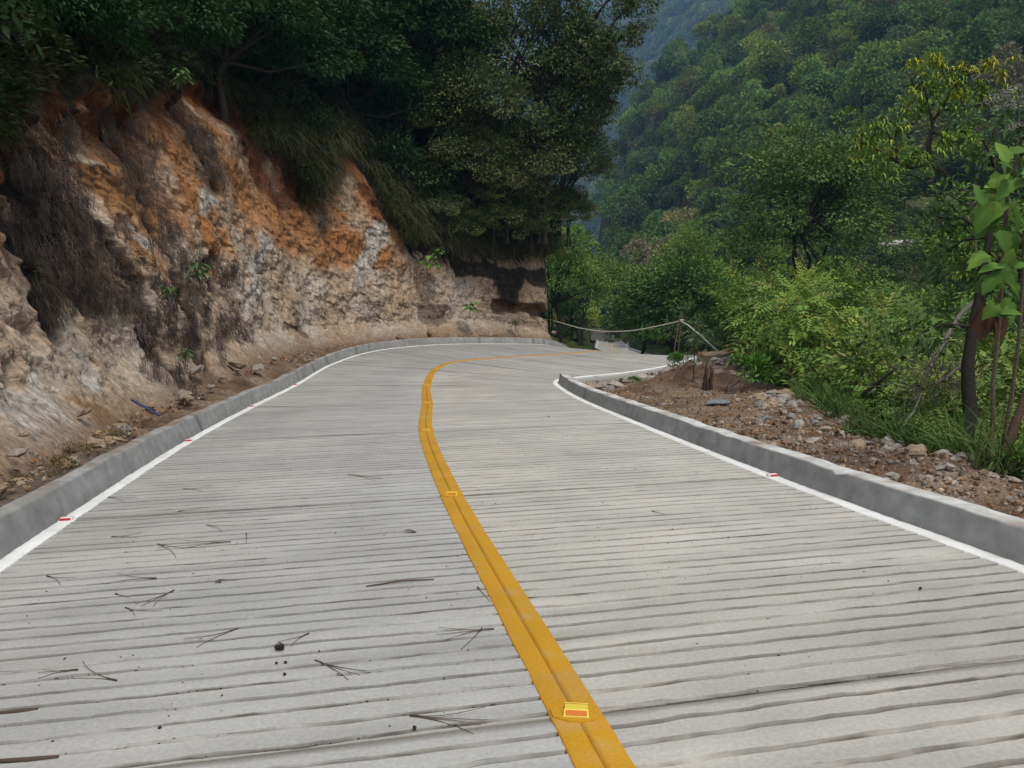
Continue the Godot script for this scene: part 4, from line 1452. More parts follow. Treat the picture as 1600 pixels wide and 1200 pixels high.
func build_trees() -> void:
	var bark := Color(0.075, 0.062, 0.05)
	var deep := [Color(0.022, 0.058, 0.020), Color(0.030, 0.072, 0.022), Color(0.026, 0.062, 0.026)]
	var lush := [Color(0.046, 0.106, 0.024), Color(0.062, 0.130, 0.028), Color(0.052, 0.110, 0.032)]
	var oak := [Color(0.075, 0.105, 0.042), Color(0.098, 0.126, 0.054), Color(0.062, 0.096, 0.038), Color(0.108, 0.130, 0.044)]
	var mid := [Color(0.078, 0.142, 0.028), Color(0.108, 0.168, 0.032), Color(0.066, 0.122, 0.026)]
	var small_oak := tree_shape(101, Vector3(3.3, 3.4, 3.0), 5.2, 86, 170, 0.19, 0.095, oak, bark, 0.17, 2, 3.4, 0.3, 0.27)
	var low_oak := tree_shape(102, Vector3(2.7, 2.3, 2.5), 2.7, 70, 150, 0.18, 0.09, oak, bark, 0.12, 2, 1.8, 0.3, 0.30)
	var edge_oak := tree_shape(104, Vector3(2.7, 2.3, 2.5), 2.7, 70, 150, 0.18, 0.09, oak, bark, 0.12, 2, 1.8, 0.3, 0.30)
	edge_oak.trunk = limbs(105, crown(104, Vector3(2.7, 2.3, 2.5), 70, 1, 0.1, 0.1, oak, 0.3, 0.3)[1], 2.7, 1.8, 0.12, 2, bark, 3, Vector3(-3.0, -1.5, 0.4))
	var low_bush := tree_shape(108, Vector3(2.7, 2.1, 2.5), 2.4, 50, 120, 0.24, 0.12, oak, bark, 0.10, 3, 1.6, 0.6, 0.30)
	var broad_tree := tree_shape(103, Vector3(3.6, 3.0, 3.6), 3.7, 96, 135, 0.26, 0.13, deep, bark, 0.2, 2, 2.2, 0.3, 0.26)
	var round_tree := tree_shape(106, Vector3(3.6, 3.0, 3.6), 3.7, 100, 140, 0.26, 0.13, lit(lush, 1.3), bark, 0.2, 2, 2.2, 0.3, 0.26)
	var open_tree := tree_shape(107, Vector3(3.7, 4.3, 3.5), 5.7, 120, 150, 0.22, 0.11, lit([Color(0.054, 0.104, 0.028), Color(0.074, 0.130, 0.036), Color(0.062, 0.112, 0.030)], 1.3), Color(0.06, 0.05, 0.04), 0.11, 5, 5.0, 0.25, 0.24, 0, 2)
	var mid_tree := tree_shape(109, Vector3(3.0, 2.9, 3.0), 4.0, 66, 110, 0.24, 0.11, lit(mid, 1.35), bark, 0.15, 2, 2.6, 0.35, 0.28)
	var limb := tree_shape(113, Vector3(2.3, 1.5, 1.8), 2.4, 30, 110, 0.15, 0.075, oak, bark, 0.12, 1, 1.6, 0.4, 0.26, 0, 2)
	var trees := [
		# on top of the cutting, by the middle of the crown
		["oak_tree", small_oak, "oak crown at the top middle of the cliff, tallest of the grey-green ones", "", Vector3(0.869, 10.528, -37.000) + DOWN * 5.20, 3.3, 1.00, 1.0],
		["oak_tree", edge_oak, "grey-green oak at the outer edge of the cliff top under the long boughs", "", Vector3(3.248, 10.989, -39.500) + DOWN * 3.74, 0.0, 0.9, 1.0],
		["oak_tree", low_oak, "grey-green oak with lit crown left of the tallest one on the cliff", "", Vector3(-1.355, 7.663, -35.600) + DOWN * 2.43, 5.4, 0.90, 1.0],
		["oak_tree", low_oak, "grey-green oak at the back of the cliff top between dark trees", "", Vector3(-2.503, 9.956, -37.500) + DOWN * 2.56, 4.2, 0.95, 1.0],
		["oak_tree", edge_oak, "grey-green oak leaning out over the valley at the cliff corner", "", Vector3(2.559, 8.219, -38.000) + DOWN * 2.48, 0.0, 0.92, 1.0],
		["oak_tree", low_oak, "grey-green bushy oak low on the cliff corner above dark earth", "", Vector3(1.253, 5.661, -37.200) + DOWN * 2.56, 1.5, 0.95, 1.0],
		["oak_tree", low_oak, "small grey-green oak hanging just over the dark far end of the cliff", "", Vector3(-0.292, 4.282, -36.200) + DOWN * 1.67, 0.9, 0.62, 1.0],
		["oak_tree", low_oak, "small rounded grey-green oak in the middle of the cliff growth", "", Vector3(-2.026, 4.956, -35.000) + DOWN * 2.16, 2.8, 0.80, 1.0],
		["oak_tree", low_oak, "grey-green oak behind the pale dead fern above the cliff", "", Vector3(-3.147, 7.322, -36.000) + DOWN * 1.89, 1.1, 0.70, 1.0],
		["oak_tree", edge_oak, "grey-green oak lowest at the cliff corner beside the valley", "", Vector3(3.288, 5.557, -39.000) + DOWN * 1.89, 0.0, 0.70, 1.0],
		["shade_tree", broad_tree, "dark tree right of centre of the cliff-top row", "", Vector3(-4.564, 10.675, -36.500) + DOWN * 3.52, 1.2, 0.95, 1.0],
		["shade_tree", broad_tree, "dark tree touching the picture top above the rust-red peak", "", Vector3(-6.291, 11.734, -36.000) + DOWN * 3.70, 1.9, 1.00, 1.0],
		["shade_tree", broad_tree, "dark tree directly above the rust-red peak of the cliff", "", Vector3(-6.863, 8.436, -33.500) + DOWN * 2.96, 1.4, 0.80, 1.0],
		["shade_tree", broad_tree, "dark tree above the dip in the grass lip", "", Vector3(-7.973, 9.755, -31.000) + DOWN * 3.33, 0.3, 0.90, 1.0],
		["shade_tree", broad_tree, "dark tree between the rust-red peak and the small oaks", "", Vector3(-5.424, 7.732, -36.000) + DOWN * 2.78, 2.5, 0.75, 1.0],
		["shade_tree", broad_tree, "dark tree above the white clay patch", "", Vector3(-8.563, 8.034, -28.000) + DOWN * 2.78, 2.9, 0.75, 1.0],
		["shade_tree", broad_tree, "dark tree above the right rooty gully", "", Vector3(-8.944, 8.440, -25.000) + DOWN * 2.78, 1.8, 0.75, 1.0],
		["shade_tree", broad_tree, "dark tree above the layered clay panel", "", Vector3(-8.627, 6.994, -19.000) + DOWN * 2.04, 5.1, 0.55, 1.0],
		["shade_tree", broad_tree, "dark tree in the upper left corner", "", Vector3(-8.213, 5.793, -15.000) + DOWN * 1.67, 4.1, 0.45, 1.0],
		["shade_tree", broad_tree, "dark bush-like tree low over the dark far cliff face", "", Vector3(-4.073, 3.984, -36.000) + DOWN * 1.85, 2.4, 0.50, 1.0],
		["overhanging_bush", low_bush, "leafy bush hanging over the far cliff lip, left", "", Vector3(-2.915, 2.998, -34.200) + DOWN * 1.1, 0.0, 0.46, 0.9],
		["overhanging_bush", low_bush, "leafy bush hanging over the far cliff lip, next to the small rounded oak", "", Vector3(-1.851, 2.587, -35.000) + DOWN * 1.1, 1.3, 0.42, 0.9],
		["overhanging_bush", low_bush, "leafy bush hanging over the far cliff lip, under the small rounded oak", "", Vector3(-0.819, 2.846, -36.000) + DOWN * 1.1, 2.6, 0.50, 0.9],
		["overhanging_bush", low_bush, "leafy bush hanging over the far cliff lip, over the dark moss", "", Vector3(0.179, 2.576, -36.600) + DOWN * 1.1, 3.9, 0.40, 0.9],
		["overhanging_bush", low_bush, "leafy bush hanging over the far cliff lip, over the hollow", "", Vector3(0.973, 2.837, -37.400) + DOWN * 1.1, 5.2, 0.46, 0.9],
		["overhanging_bush", low_bush, "leafy bush hanging over the far cliff lip, beside the cliff corner", "", Vector3(1.800, 2.986, -38.200) + DOWN * 1.1, 0.3, 0.44, 0.9],
		["overhanging_bush", low_bush, "leafy bush hanging over the far cliff lip, at the very corner of the cliff", "", Vector3(2.261, 3.807, -38.800) + DOWN * 1.1, 1.6, 0.50, 0.9],
		["overhanging_bush", low_bush, "leafy bush hanging over the far cliff lip, behind the corner", "", Vector3(2.922, 3.307, -40.000) + DOWN * 1.1, 2.9, 0.50, 0.9],
		["overhanging_bush", low_bush, "leafy bush hanging over the far cliff lip, in the middle of the dark lip", "", Vector3(-0.297, 3.506, -36.600) + DOWN * 1.1, 4.2, 0.50, 0.9],
		# valley side
		["open_tree", open_tree, "tall open tree with several thin dark trunks rising beyond the shoulder", "", Vector3(13.665, -2.441, -36.000), 0.4, 1.02, 0.95],
		["shade_tree", round_tree, "big rounded dark green tree beyond the rope and stake", "", Vector3(10.352, -5.724, -47.000), 1.2, 1.08, 0.92],
		["shade_tree", round_tree, "rounded dark tree just left of the big rounded one by the lower road", "", Vector3(9.398, -6.546, -56.000), 4.0, 0.75, 0.9],
		["shade_tree", round_tree, "dark green tree right of the big rounded one behind the shrubs", "", Vector3(12.572, -5.184, -44.000), 2.6, 0.72, 1.0],
		["leafy_tree", mid_tree, "bright green tree at the right end of the cliff over the lower road", "", Vector3(3.876, -5.367, -58.000), 0.7, 1.05, 1.1],
		["leafy_tree", mid_tree, "leafy green tree on the bank left of the lower road", "", Vector3(6.309, -6.553, -72.000), 2.9, 1.0, 1.0],
		["leafy_tree", mid_tree, "light green tree behind the lower road where the gravel begins", "", Vector3(12.643, -7.396, -95.000), 4.9, 1.2, 1.0],
		["leafy_tree", mid_tree, "light green tree between the lower road and the rounded dark tree", "", Vector3(14.355, -7.198, -82.000), 1.4, 0.95, 1.0],
		["leafy_tree", mid_tree, "green tree standing above the rounded dark tree", "", Vector3(18.087, -3.856, -78.000), 3.3, 1.1, 1.0],
		["leafy_tree", mid_tree, "yellow-green low tree at the foot of the tall open tree", "", Vector3(15.070, -1.092, -50.000), 0.2, 0.72, 0.8],
		["leafy_tree", mid_tree, "green tree right of the tall open tree below the pale track", "", Vector3(18.571, -5.597, -40.000), 5.4, 0.72, 1.0],
		["leafy_tree", mid_tree, "green tree filling the gap below the pale hillside track", "", Vector3(19.662, -5.993, -34.000), 2.0, 0.75, 1.0],
		["leafy_tree", mid_tree, "mid green tree between the stump and the tall open tree", "", Vector3(8.720, -0.321, -27.000) + DOWN * 2.6, 2.2, 0.62, 0.9],
		["leafy_tree", mid_tree, "leafy green tree whose crown stands below the tall open tree at right", "", Vector3(10.559, -0.183, -25.000) + DOWN * 2.6, 3.1, 0.62, 0.9],
		["leafy_tree", mid_tree, "leafy green tree under the long bough of the drooping-leaf tree", "", Vector3(12.048, -1.514, -24.000) + DOWN * 2.6, 5.2, 0.62, 1.0],
		["leafy_tree", mid_tree, "leafy green tree behind the pale dead branch", "", Vector3(11.421, -1.426, -20.000) + DOWN * 2.6, 0.7, 0.6, 1.0],
		["leafy_tree", mid_tree, "leafy green tree behind the dark leaning trunk", "", Vector3(10.592, 1.344, -17.000) + DOWN * 2.4, 1.9, 0.55, 1.0],
	]
	for q in trees:
		plant(q[0], q[1], q[2], "tree", "", q[4], q[5], q[6], q[7])
	# long leafy bough reaching over the valley at the top
	var bough := thing("oak_bough", Vector3(2.991, 8.139, -36.000))
	tag(bough, "leafy tree with bare-backed boughs reaching out over the hazy mountain", "tree")
	rng.seed = 131
	var bb := Buf.new()
	var lb := Buf.new()
	var o := bough.position
	var ways := [
		[Vector3(2.342, 8.322, -37.000), Vector3(3.255, 9.352, -36.000), Vector3(4.034, 10.450, -35.600), Vector3(4.463, 11.178, -35.400), Vector3(5.056, 11.584, -35.200)],
		[Vector3(2.342, 8.322, -37.000), Vector3(3.534, 9.620, -36.000), Vector3(4.444, 10.216, -35.500), Vector3(5.082, 10.609, -35.200), Vector3(5.448, 11.069, -35.000)],
		[Vector3(2.342, 8.322, -37.000), Vector3(3.120, 9.004, -36.000), Vector3(4.191, 9.059, -35.500), Vector3(5.126, 8.996, -35.200), Vector3(5.559, 9.136, -35.000)],
		[Vector3(2.762, 9.707, -37.000), Vector3(3.367, 11.078, -36.000), Vector3(4.151, 12.037, -35.700), Vector3(5.051, 12.301, -35.300), Vector3(6.246, 11.629, -35.000)],
		[Vector3(2.387, 7.277, -37.500), Vector3(3.358, 7.730, -36.800), Vector3(4.159, 7.903, -36.200), Vector3(4.792, 7.868, -36.000)],
		[Vector3(2.125, 6.482, -38.000), Vector3(3.098, 6.777, -37.000), Vector3(3.776, 7.125, -36.500), Vector3(4.313, 7.409, -36.200)],
		[Vector3(2.342, 8.322, -37.000), Vector3(2.578, 10.431, -36.600), Vector3(2.954, 11.659, -36.200), Vector3(2.779, 12.903, -36.000)],
		[Vector3(2.457, 4.119, -38.000), Vector3(2.343, 6.430, -37.600), Vector3(2.342, 8.322, -37.000)],
	]
	for w in ways.size():
		var way: Array = ways[w]
		var path := []
		var radii := []
		for k in way.size():
			path.append(way[k] - o)
			radii.append((0.09 if w < 7 else 0.15) * (1.0 - 0.8 * k / way.size()))
		bb.tube(path, radii, 6, bark)
		if w == 7:
			continue
		for k in range(1, way.size()):
			for j in 5:
				var f := r(0.0, 1.0)
				var at: Vector3 = (way[k - 1] as Vector3).lerp(way[k], f) - o + ball() * Vector3(0.5, 0.42, 0.6)
				var cl: Color = oak[rng.randi() % 4] * r(0.7, 1.2)
				var cs := r(0.28, 0.5)
				for i in 95:
					var s := ball()
					var p := at + s * cs * Vector3(1, 0.7, 1)
					var dir := (s + ball() * 0.8 + Vector3.DOWN * 0.3).normalized()
					lb.leaf(p, dir, dir.cross(UP + ball()).normalized(), r(0.10, 0.19), r(0.06, 0.09), 0.15, cl * r(0.75, 1.3))
	put("crown", lb.mesh(), M.leaf, bough)
	put("bough", bb.mesh(true), M.bark, bough)
	yellow_tree()
	var crowns := [small_crown(201, 7.0, 3.3, 1500, 0.46), small_crown(202, 8.0, 3.0, 1500, 0.44), small_crown(203, 6.0, 3.6, 1500, 0.46), small_crown(204, 9.0, 2.8, 1500, 0.44)]
	build_far_trees_on(crowns)
	build_far_forest([small_crown(205, 7.0, 3.8, 420, 0.95), small_crown(206, 7.0, 4.2, 260, 1.4)])


func yellow_tree() -> void:
	var at := Vector3(13.398, -0.889, -22.000)
	var t := thing("drooping_leaf_tree", at)
	tag(t, "sparse spreading tree with drooping yellow-green leaf tufts at branch ends", "tree")
	rng.seed = 151
	var b := Buf.new()
	var bark := Color(0.10, 0.085, 0.07)
	var ways := [
		[0.13, Vector3(13.398, -0.889, -22.000), Vector3(13.256, 1.283, -22.000), Vector3(12.627, 3.003, -22.000), Vector3(11.750, 3.570, -21.800), Vector3(11.325, 3.786, -21.600), Vector3(11.200, 4.175, -21.500), Vector3(11.187, 4.818, -21.400)],
		[0.06, Vector3(11.328, 3.753, -21.600), Vector3(10.751, 3.633, -21.400), Vector3(10.262, 3.761, -21.200), Vector3(9.777, 3.952, -21.000), Vector3(9.444, 4.114, -21.000), Vector3(9.166, 4.227, -21.000)],
		[0.05, Vector3(11.187, 4.818, -21.400), Vector3(11.443, 5.288, -21.300), Vector3(11.475, 5.590, -21.200), Vector3(11.857, 5.939, -21.200), Vector3(12.307, 6.055, -21.000)],
		[0.045, Vector3(11.187, 4.818, -21.400), Vector3(11.081, 5.242, -21.500), Vector3(10.975, 5.647, -21.500), Vector3(10.806, 6.001, -21.500)],
		[0.04, Vector3(11.327, 5.095, -21.300), Vector3(11.667, 5.045, -21.000), Vector3(12.234, 5.204, -21.000), Vector3(12.611, 5.552, -21.000)],
		[0.04, Vector3(11.177, 4.573, -21.400), Vector3(11.692, 4.269, -21.200), Vector3(11.989, 4.356, -21.000)],
		[0.035, Vector3(10.262, 3.761, -21.200), Vector3(10.025, 4.195, -21.000), Vector3(10.073, 4.597, -21.000), Vector3(10.212, 4.917, -21.000)],
		[0.035, Vector3(10.025, 4.195, -21.000), Vector3(9.796, 4.517, -21.000), Vector3(9.700, 4.661, -21.000)],
		[0.04, Vector3(12.627, 3.003, -22.000), Vector3(11.695, 3.010, -21.600), Vector3(10.806, 3.407, -21.300), Vector3(10.236, 3.481, -21.200), Vector3(9.625, 3.545, -21.000)],
		[0.035, Vector3(10.975, 5.647, -21.500), Vector3(10.612, 5.708, -21.400), Vector3(10.486, 5.981, -21.400)],
		[0.03, Vector3(11.475, 5.590, -21.200), Vector3(11.268, 5.987, -21.200), Vector3(11.165, 6.192, -21.200)],
	]
	for w in ways:
		var path := []
		var radii := []
		for k in range(1, w.size()):
			path.append((w[k] as Vector3) - at)
			radii.append(w[0] * (1.0 - 0.62 * (k - 1.0) / (w.size() - 2.0)))
		b.tube(path, radii, 6, bark)
	put("trunk", b.mesh(true), M.bark, t)
	var yel := [Color(0.30, 0.30, 0.03), Color(0.40, 0.33, 0.03), Color(0.24, 0.28, 0.035)]
	var grn := [Color(0.16, 0.24, 0.04), Color(0.22, 0.28, 0.045), Color(0.12, 0.19, 0.035)]
	var tips := [
		[1, Vector3(10.689, 6.162, -21.500)], [1, Vector3(11.021, 6.226, -21.500)], [1, Vector3(11.249, 6.176, -21.200)], [1, Vector3(11.681, 6.034, -21.200)], [1, Vector3(11.894, 6.055, -21.000)], [1, Vector3(12.350, 6.117, -21.000)], [1, Vector3(12.595, 5.992, -21.000)],
		[0, Vector3(10.544, 5.708, -21.400)], [0, Vector3(10.942, 5.808, -21.500)], [0, Vector3(11.066, 5.741, -21.000)], [0, Vector3(11.404, 5.678, -21.000)], [0, Vector3(11.806, 5.631, -21.000)], [0, Vector3(12.179, 5.709, -21.000)], [0, Vector3(12.644, 5.552, -21.000)], [0, Vector3(12.878, 5.394, -21.000)],
		[1, Vector3(11.304, 5.389, -20.800)], [0, Vector3(10.970, 5.362, -21.000)], [0, Vector3(12.005, 5.315, -21.000)], [0, Vector3(12.443, 5.267, -21.000)], [1, Vector3(10.538, 5.398, -21.200)], [0, Vector3(10.735, 5.111, -21.400)], [0, Vector3(11.656, 5.156, -21.000)], [0, Vector3(10.968, 4.997, -21.500)],
		[0, Vector3(11.386, 4.517, -21.000)], [0, Vector3(11.810, 4.469, -21.000)], [0, Vector3(11.581, 4.243, -21.000)], [0, Vector3(11.975, 4.169, -20.800)], [0, Vector3(12.250, 3.929, -20.800)],
		[0, Vector3(9.666, 4.661, -21.000)], [0, Vector3(10.131, 4.517, -21.000)], [0, Vector3(9.162, 4.275, -21.000)], [0, Vector3(9.252, 4.404, -21.000)], [0, Vector3(9.655, 4.195, -21.000)], [1, Vector3(9.799, 4.081, -21.000)], [0, Vector3(10.119, 4.081, -21.000)], [0, Vector3(9.087, 3.952, -21.000)], [0, Vector3(9.521, 3.789, -21.000)], [0, Vector3(9.706, 3.594, -21.000)], [0, Vector3(10.052, 3.496, -21.000)], [0, Vector3(10.535, 3.757, -21.000)], [0, Vector3(10.779, 3.854, -21.000)], [0, Vector3(10.808, 3.545, -21.000)], [0, Vector3(11.266, 4.033, -21.000)], [0, Vector3(10.212, 4.917, -21.000)],
	]
	var l := Buf.new()
	for q in tips:
		var pal: Array = yel if q[0] == 1 else grn
		for tw in 6:
			var p: Vector3 = q[1] - at + ball() * 0.24
			var twig := (ball() + UP * 0.5).normalized() * r(0.1, 0.3)
			for k in rng.randi_range(7, 15):
				var a := r(0, TAU)
				var dir := Vector3(cos(a), r(-0.4, 0.8), sin(a)).normalized()
				var tone_k: Color = pal[rng.randi() % 3]
				if rng.randf() < 0.25:
					tone_k = grn[rng.randi() % 3]
				l.blade(p + twig * rng.randf(), dir, dir.cross(UP).normalized(), r(0.13, 0.36), r(0.035, 0.065), r(1.0, 3.6), tone_k * r(0.7, 1.3), 4)
	put("crown", l.mesh(), M.leaf, t)


func on_shoulder(x: float, z: float) -> Vector3:
	return Vector3(x, shoulder_y(x, z), z)


func build_roadside_plants() -> void:
	var leafy := [Color(0.082, 0.152, 0.028), Color(0.112, 0.176, 0.034), Color(0.068, 0.125, 0.026), Color(0.150, 0.186, 0.036)]
	var dull := [Color(0.068, 0.114, 0.032), Color(0.092, 0.130, 0.036), Color(0.125, 0.140, 0.042)]
	var stem := Color(0.08, 0.065, 0.05)
	var shapes := [
		tree_shape(401, Vector3(0.95, 0.85, 0.95), 1.35, 22, 13, 0.40, 0.055, lit(leafy, 1.3), stem, 0.022, 4, 1.0, 0.3, 0.34, 1, 2),
		tree_shape(403, Vector3(0.9, 0.9, 0.9), 1.3, 26, 34, 0.14, 0.055, lit(dull, 1.3), stem, 0.025, 4, 1.0, 0.3, 0.30, 0, 2),
		tree_shape(405, Vector3(0.9, 0.8, 0.9), 1.2, 24, 24, 0.19, 0.075, lit(leafy, 1.3), stem, 0.022, 4, 0.9, 0.5, 0.32, 0, 2),
		tree_shape(407, Vector3(1.0, 1.0, 1.0), 1.4, 20, 10, 0.46, 0.06, lit(dull, 1.3), stem, 0.022, 5, 1.0, 0.4, 0.36, 1, 2),
	]
	var names := ["feathery-leaved shrub", "dull small-leaved shrub", "fresh pointed-leaved shrub", "loose long-leaved shrub"]
	# x, depth, kind, size
	var spots := [
		[6.6, 20.0, 1, 0.75], [5.9, 17.2, 2, 0.85], [5.7, 15.6, 0, 1.05], [6.2, 14.6, 3, 1.0], [5.6, 13.4, 2, 0.78], [6.3, 13.2, 0, 1.0], [5.9, 12.0, 1, 1.0], [6.5, 11.6, 3, 0.95], [5.7, 10.8, 0, 0.8],
		[6.2, 10.0, 2, 0.85], [5.6, 9.2, 3, 0.7], [6.6, 9.2, 0, 0.9], [5.5, 8.0, 2, 0.6], [6.4, 7.9, 1, 0.8],
		[7.5, 19.0, 3, 1.3], [8.2, 17.5, 0, 1.4], [7.6, 15.8, 1, 1.3], [8.6, 15.0, 2, 1.4], [8.2, 13.2, 3, 1.5], [9.0, 13.0, 0, 1.5], [8.0, 11.5, 1, 1.5], [9.3, 11.8, 2, 1.6], [8.6, 10.0, 0, 1.5], [7.7, 9.0, 1, 1.2],
		[9.0, 21.0, 2, 1.6], [10.2, 19.5, 1, 1.8], [10.6, 17.0, 3, 1.9], [11.2, 15.5, 0, 2.0], [11.5, 13.6, 2, 2.1], [8.6, 24.5, 1, 1.5], [10.5, 23.0, 0, 1.8], [12.5, 21.5, 2, 2.2], [13.5, 18.5, 1, 2.3], [9.0, 28.5, 1, 1.1], [11.5, 27.0, 3, 1.8], [14.5, 25.0, 2, 2.4],
	]
	rng.seed = 61
	for q in spots:
		var at := on_shoulder(q[0], -q[1])
		var far: float = q[0] - shoulder_edge(-q[1])
		var where := "at the shoulder edge" if far < 1.2 else ("down the bank" if far < 3.5 else "low on the bank")
		var reach := "near the dark leaning trunk" if q[1] < 10.5 else ("beside the dead brush" if q[1] < 13.5 else ("beyond the stump and earth heap" if q[1] < 19.0 else "towards the rope and stake"))
		plant("shrub", shapes[q[2]], "%s%s %s, %s" % ["tall " if q[3] > 1.45 else ("small " if q[3] < 0.82 else ""), names[q[2]], where, reach], "shrub", "roadside shrubs below the right shoulder", at, r(0, TAU), q[3] * (1.0 if q[0] < 6.8 else 1.12), r(0.9, 1.15), ["foliage", "stem"])
	var pale := tree_shape(411, Vector3(0.7, 0.75, 0.7), 0.8, 22, 26, 0.16, 0.05, [Color(0.085, 0.13, 0.06), Color(0.07, 0.115, 0.05)], stem, 0.02, 4, 0.6, 0.1, 0.3)
	plant("shrub", pale, "pale grey-green shrub behind the wooden stake", "shrub", "", Vector3(7.417, -3.109, -33.000), 0.5, 1.15, 1.2, ["foliage", "stem"])
	plant("shrub", pale, "small pale green shrub right of the wooden stake", "shrub", "", Vector3(7.494, -2.609, -30.000), 2.0, 0.85, 0.8, ["foliage", "stem"])
	var low := tree_shape(412, Vector3(0.42, 0.32, 0.42), 0.34, 20, 26, 0.14, 0.05, [Color(0.055, 0.15, 0.022), Color(0.07, 0.17, 0.03)], stem, 0.012, 4, 0.3, -0.2, 0.34)
	plant("herb", low, "low bright green herb right of the burnt stump", "plant", "", on_shoulder(4.55, -14.6), 0.3, 1.0, 1.0, ["foliage", "stem"])
	plant("herb", low, "low green herb against the grey stones of the shoulder edge", "plant", "", on_shoulder(5.2, -15.4), 1.3, 0.9, 1.0, ["foliage", "stem"])
	plant("herb", low, "tiny green weed growing among the rubble by the inner bend", "plant", "", on_shoulder(2.75, -17.2), 1.3, 0.32, 1.0, ["foliage", "stem"])
	plant("herb", low, "weed on top of the dark earth heap by the bend", "plant", "", on_shoulder(3.75, -17.3), 2.3, 0.55, 1.3, ["foliage", "stem"])
	plant("herb", low, "low leafy weed at the right edge beside the kerbside dirt", "plant", "", on_shoulder(4.35, -6.2), 0.6, 0.55, 1.0, ["foliage", "stem"])
	# grass at the edge of the shoulder
	var places := []
	var tints := []
	for k in 420:
		var z := -r(6.0, 16.5)
		var x := shoulder_edge(z) + r(-0.05, 1.0) + rng.randf() * rng.randf() * 2.4
		if -z > 12.0 and rng.randf() < 0.4:
			continue
		places.append(Transform3D(Basis(UP, r(0, TAU)).scaled(Vector3(1, r(0.7, 1.2), 1) * r(0.3, 0.85)), on_shoulder(x, z)))
		tints.append(shaded(Color(0.055, 0.12, 0.028).lerp(Color(0.12, 0.14, 0.05), rng.randf() * 0.7), r(0.6, 1.3)))
	tag(many("roadside_grass", M.tuft, M.leaf, places, tints), "green grass along the outer edge of the dirt shoulder", "grass", "", "stuff")
	var q := crown(421, Vector3(0.5, 0.3, 0.5), 12, 26, 0.15, 0.06, [Color(1, 1, 1)], 0.2, 0.4)
	places = []
	tints = []
	for k in 1500:
		var z := -r(5.0, 34.0)
		var x := shoulder_edge(z) + 0.9 + pow(rng.randf(), 0.8) * 11.0
		places.append(Transform3D(Basis(UP, r(0, TAU)).scaled(Vector3.ONE * r(0.6, 1.5)), on_shoulder(x, z)))
		tints.append(shaded(Color(0.068, 0.128, 0.028).lerp(Color(0.13, 0.165, 0.042), rng.randf()), r(0.6, 1.3)))
	tag(many("ground_cover", (q[0] as Buf).mesh(), M.leaf, places, tints), "tangled green ground cover on the bank below the shoulder", "undergrowth", "", "stuff")
	# more cover down in the valley between the near bank and the trees
	places = []
	tints = []
	for k in 6000:
		var d := r(30.0, 130.0)
		var x := d * r(0.0, 0.75) if k % 4 else table(ROAD_D, ROAD_X, d) + r(-9.0, 9.0)
		var aside := absf(x - table(ROAD_D, ROAD_X, d))
		if aside < (8.0 if k % 3 else 4.3) or x < shoulder_edge(-d) * 0.5:
			continue
		if d < 40.0 and x < 12.0:
			continue
		places.append(Transform3D(Basis(UP, r(0, TAU)).scaled(Vector3.ONE * (r(1.5, 3.4) if aside > 8.0 else r(0.6, 1.1))), Vector3(x, valley_y(x, -d) + 0.3, -d)))
		tints.append(shaded(Color(0.066, 0.126, 0.028).lerp(Color(0.14, 0.165, 0.042), rng.randf()), r(0.6, 1.3)))
	tag(many("valley_undergrowth", (q[0] as Buf).mesh(), M.leaf, places, tints), "green undergrowth filling the valley floor between the trees", "undergrowth", "", "stuff")
	dead_wood()
	big_leaf_plant()


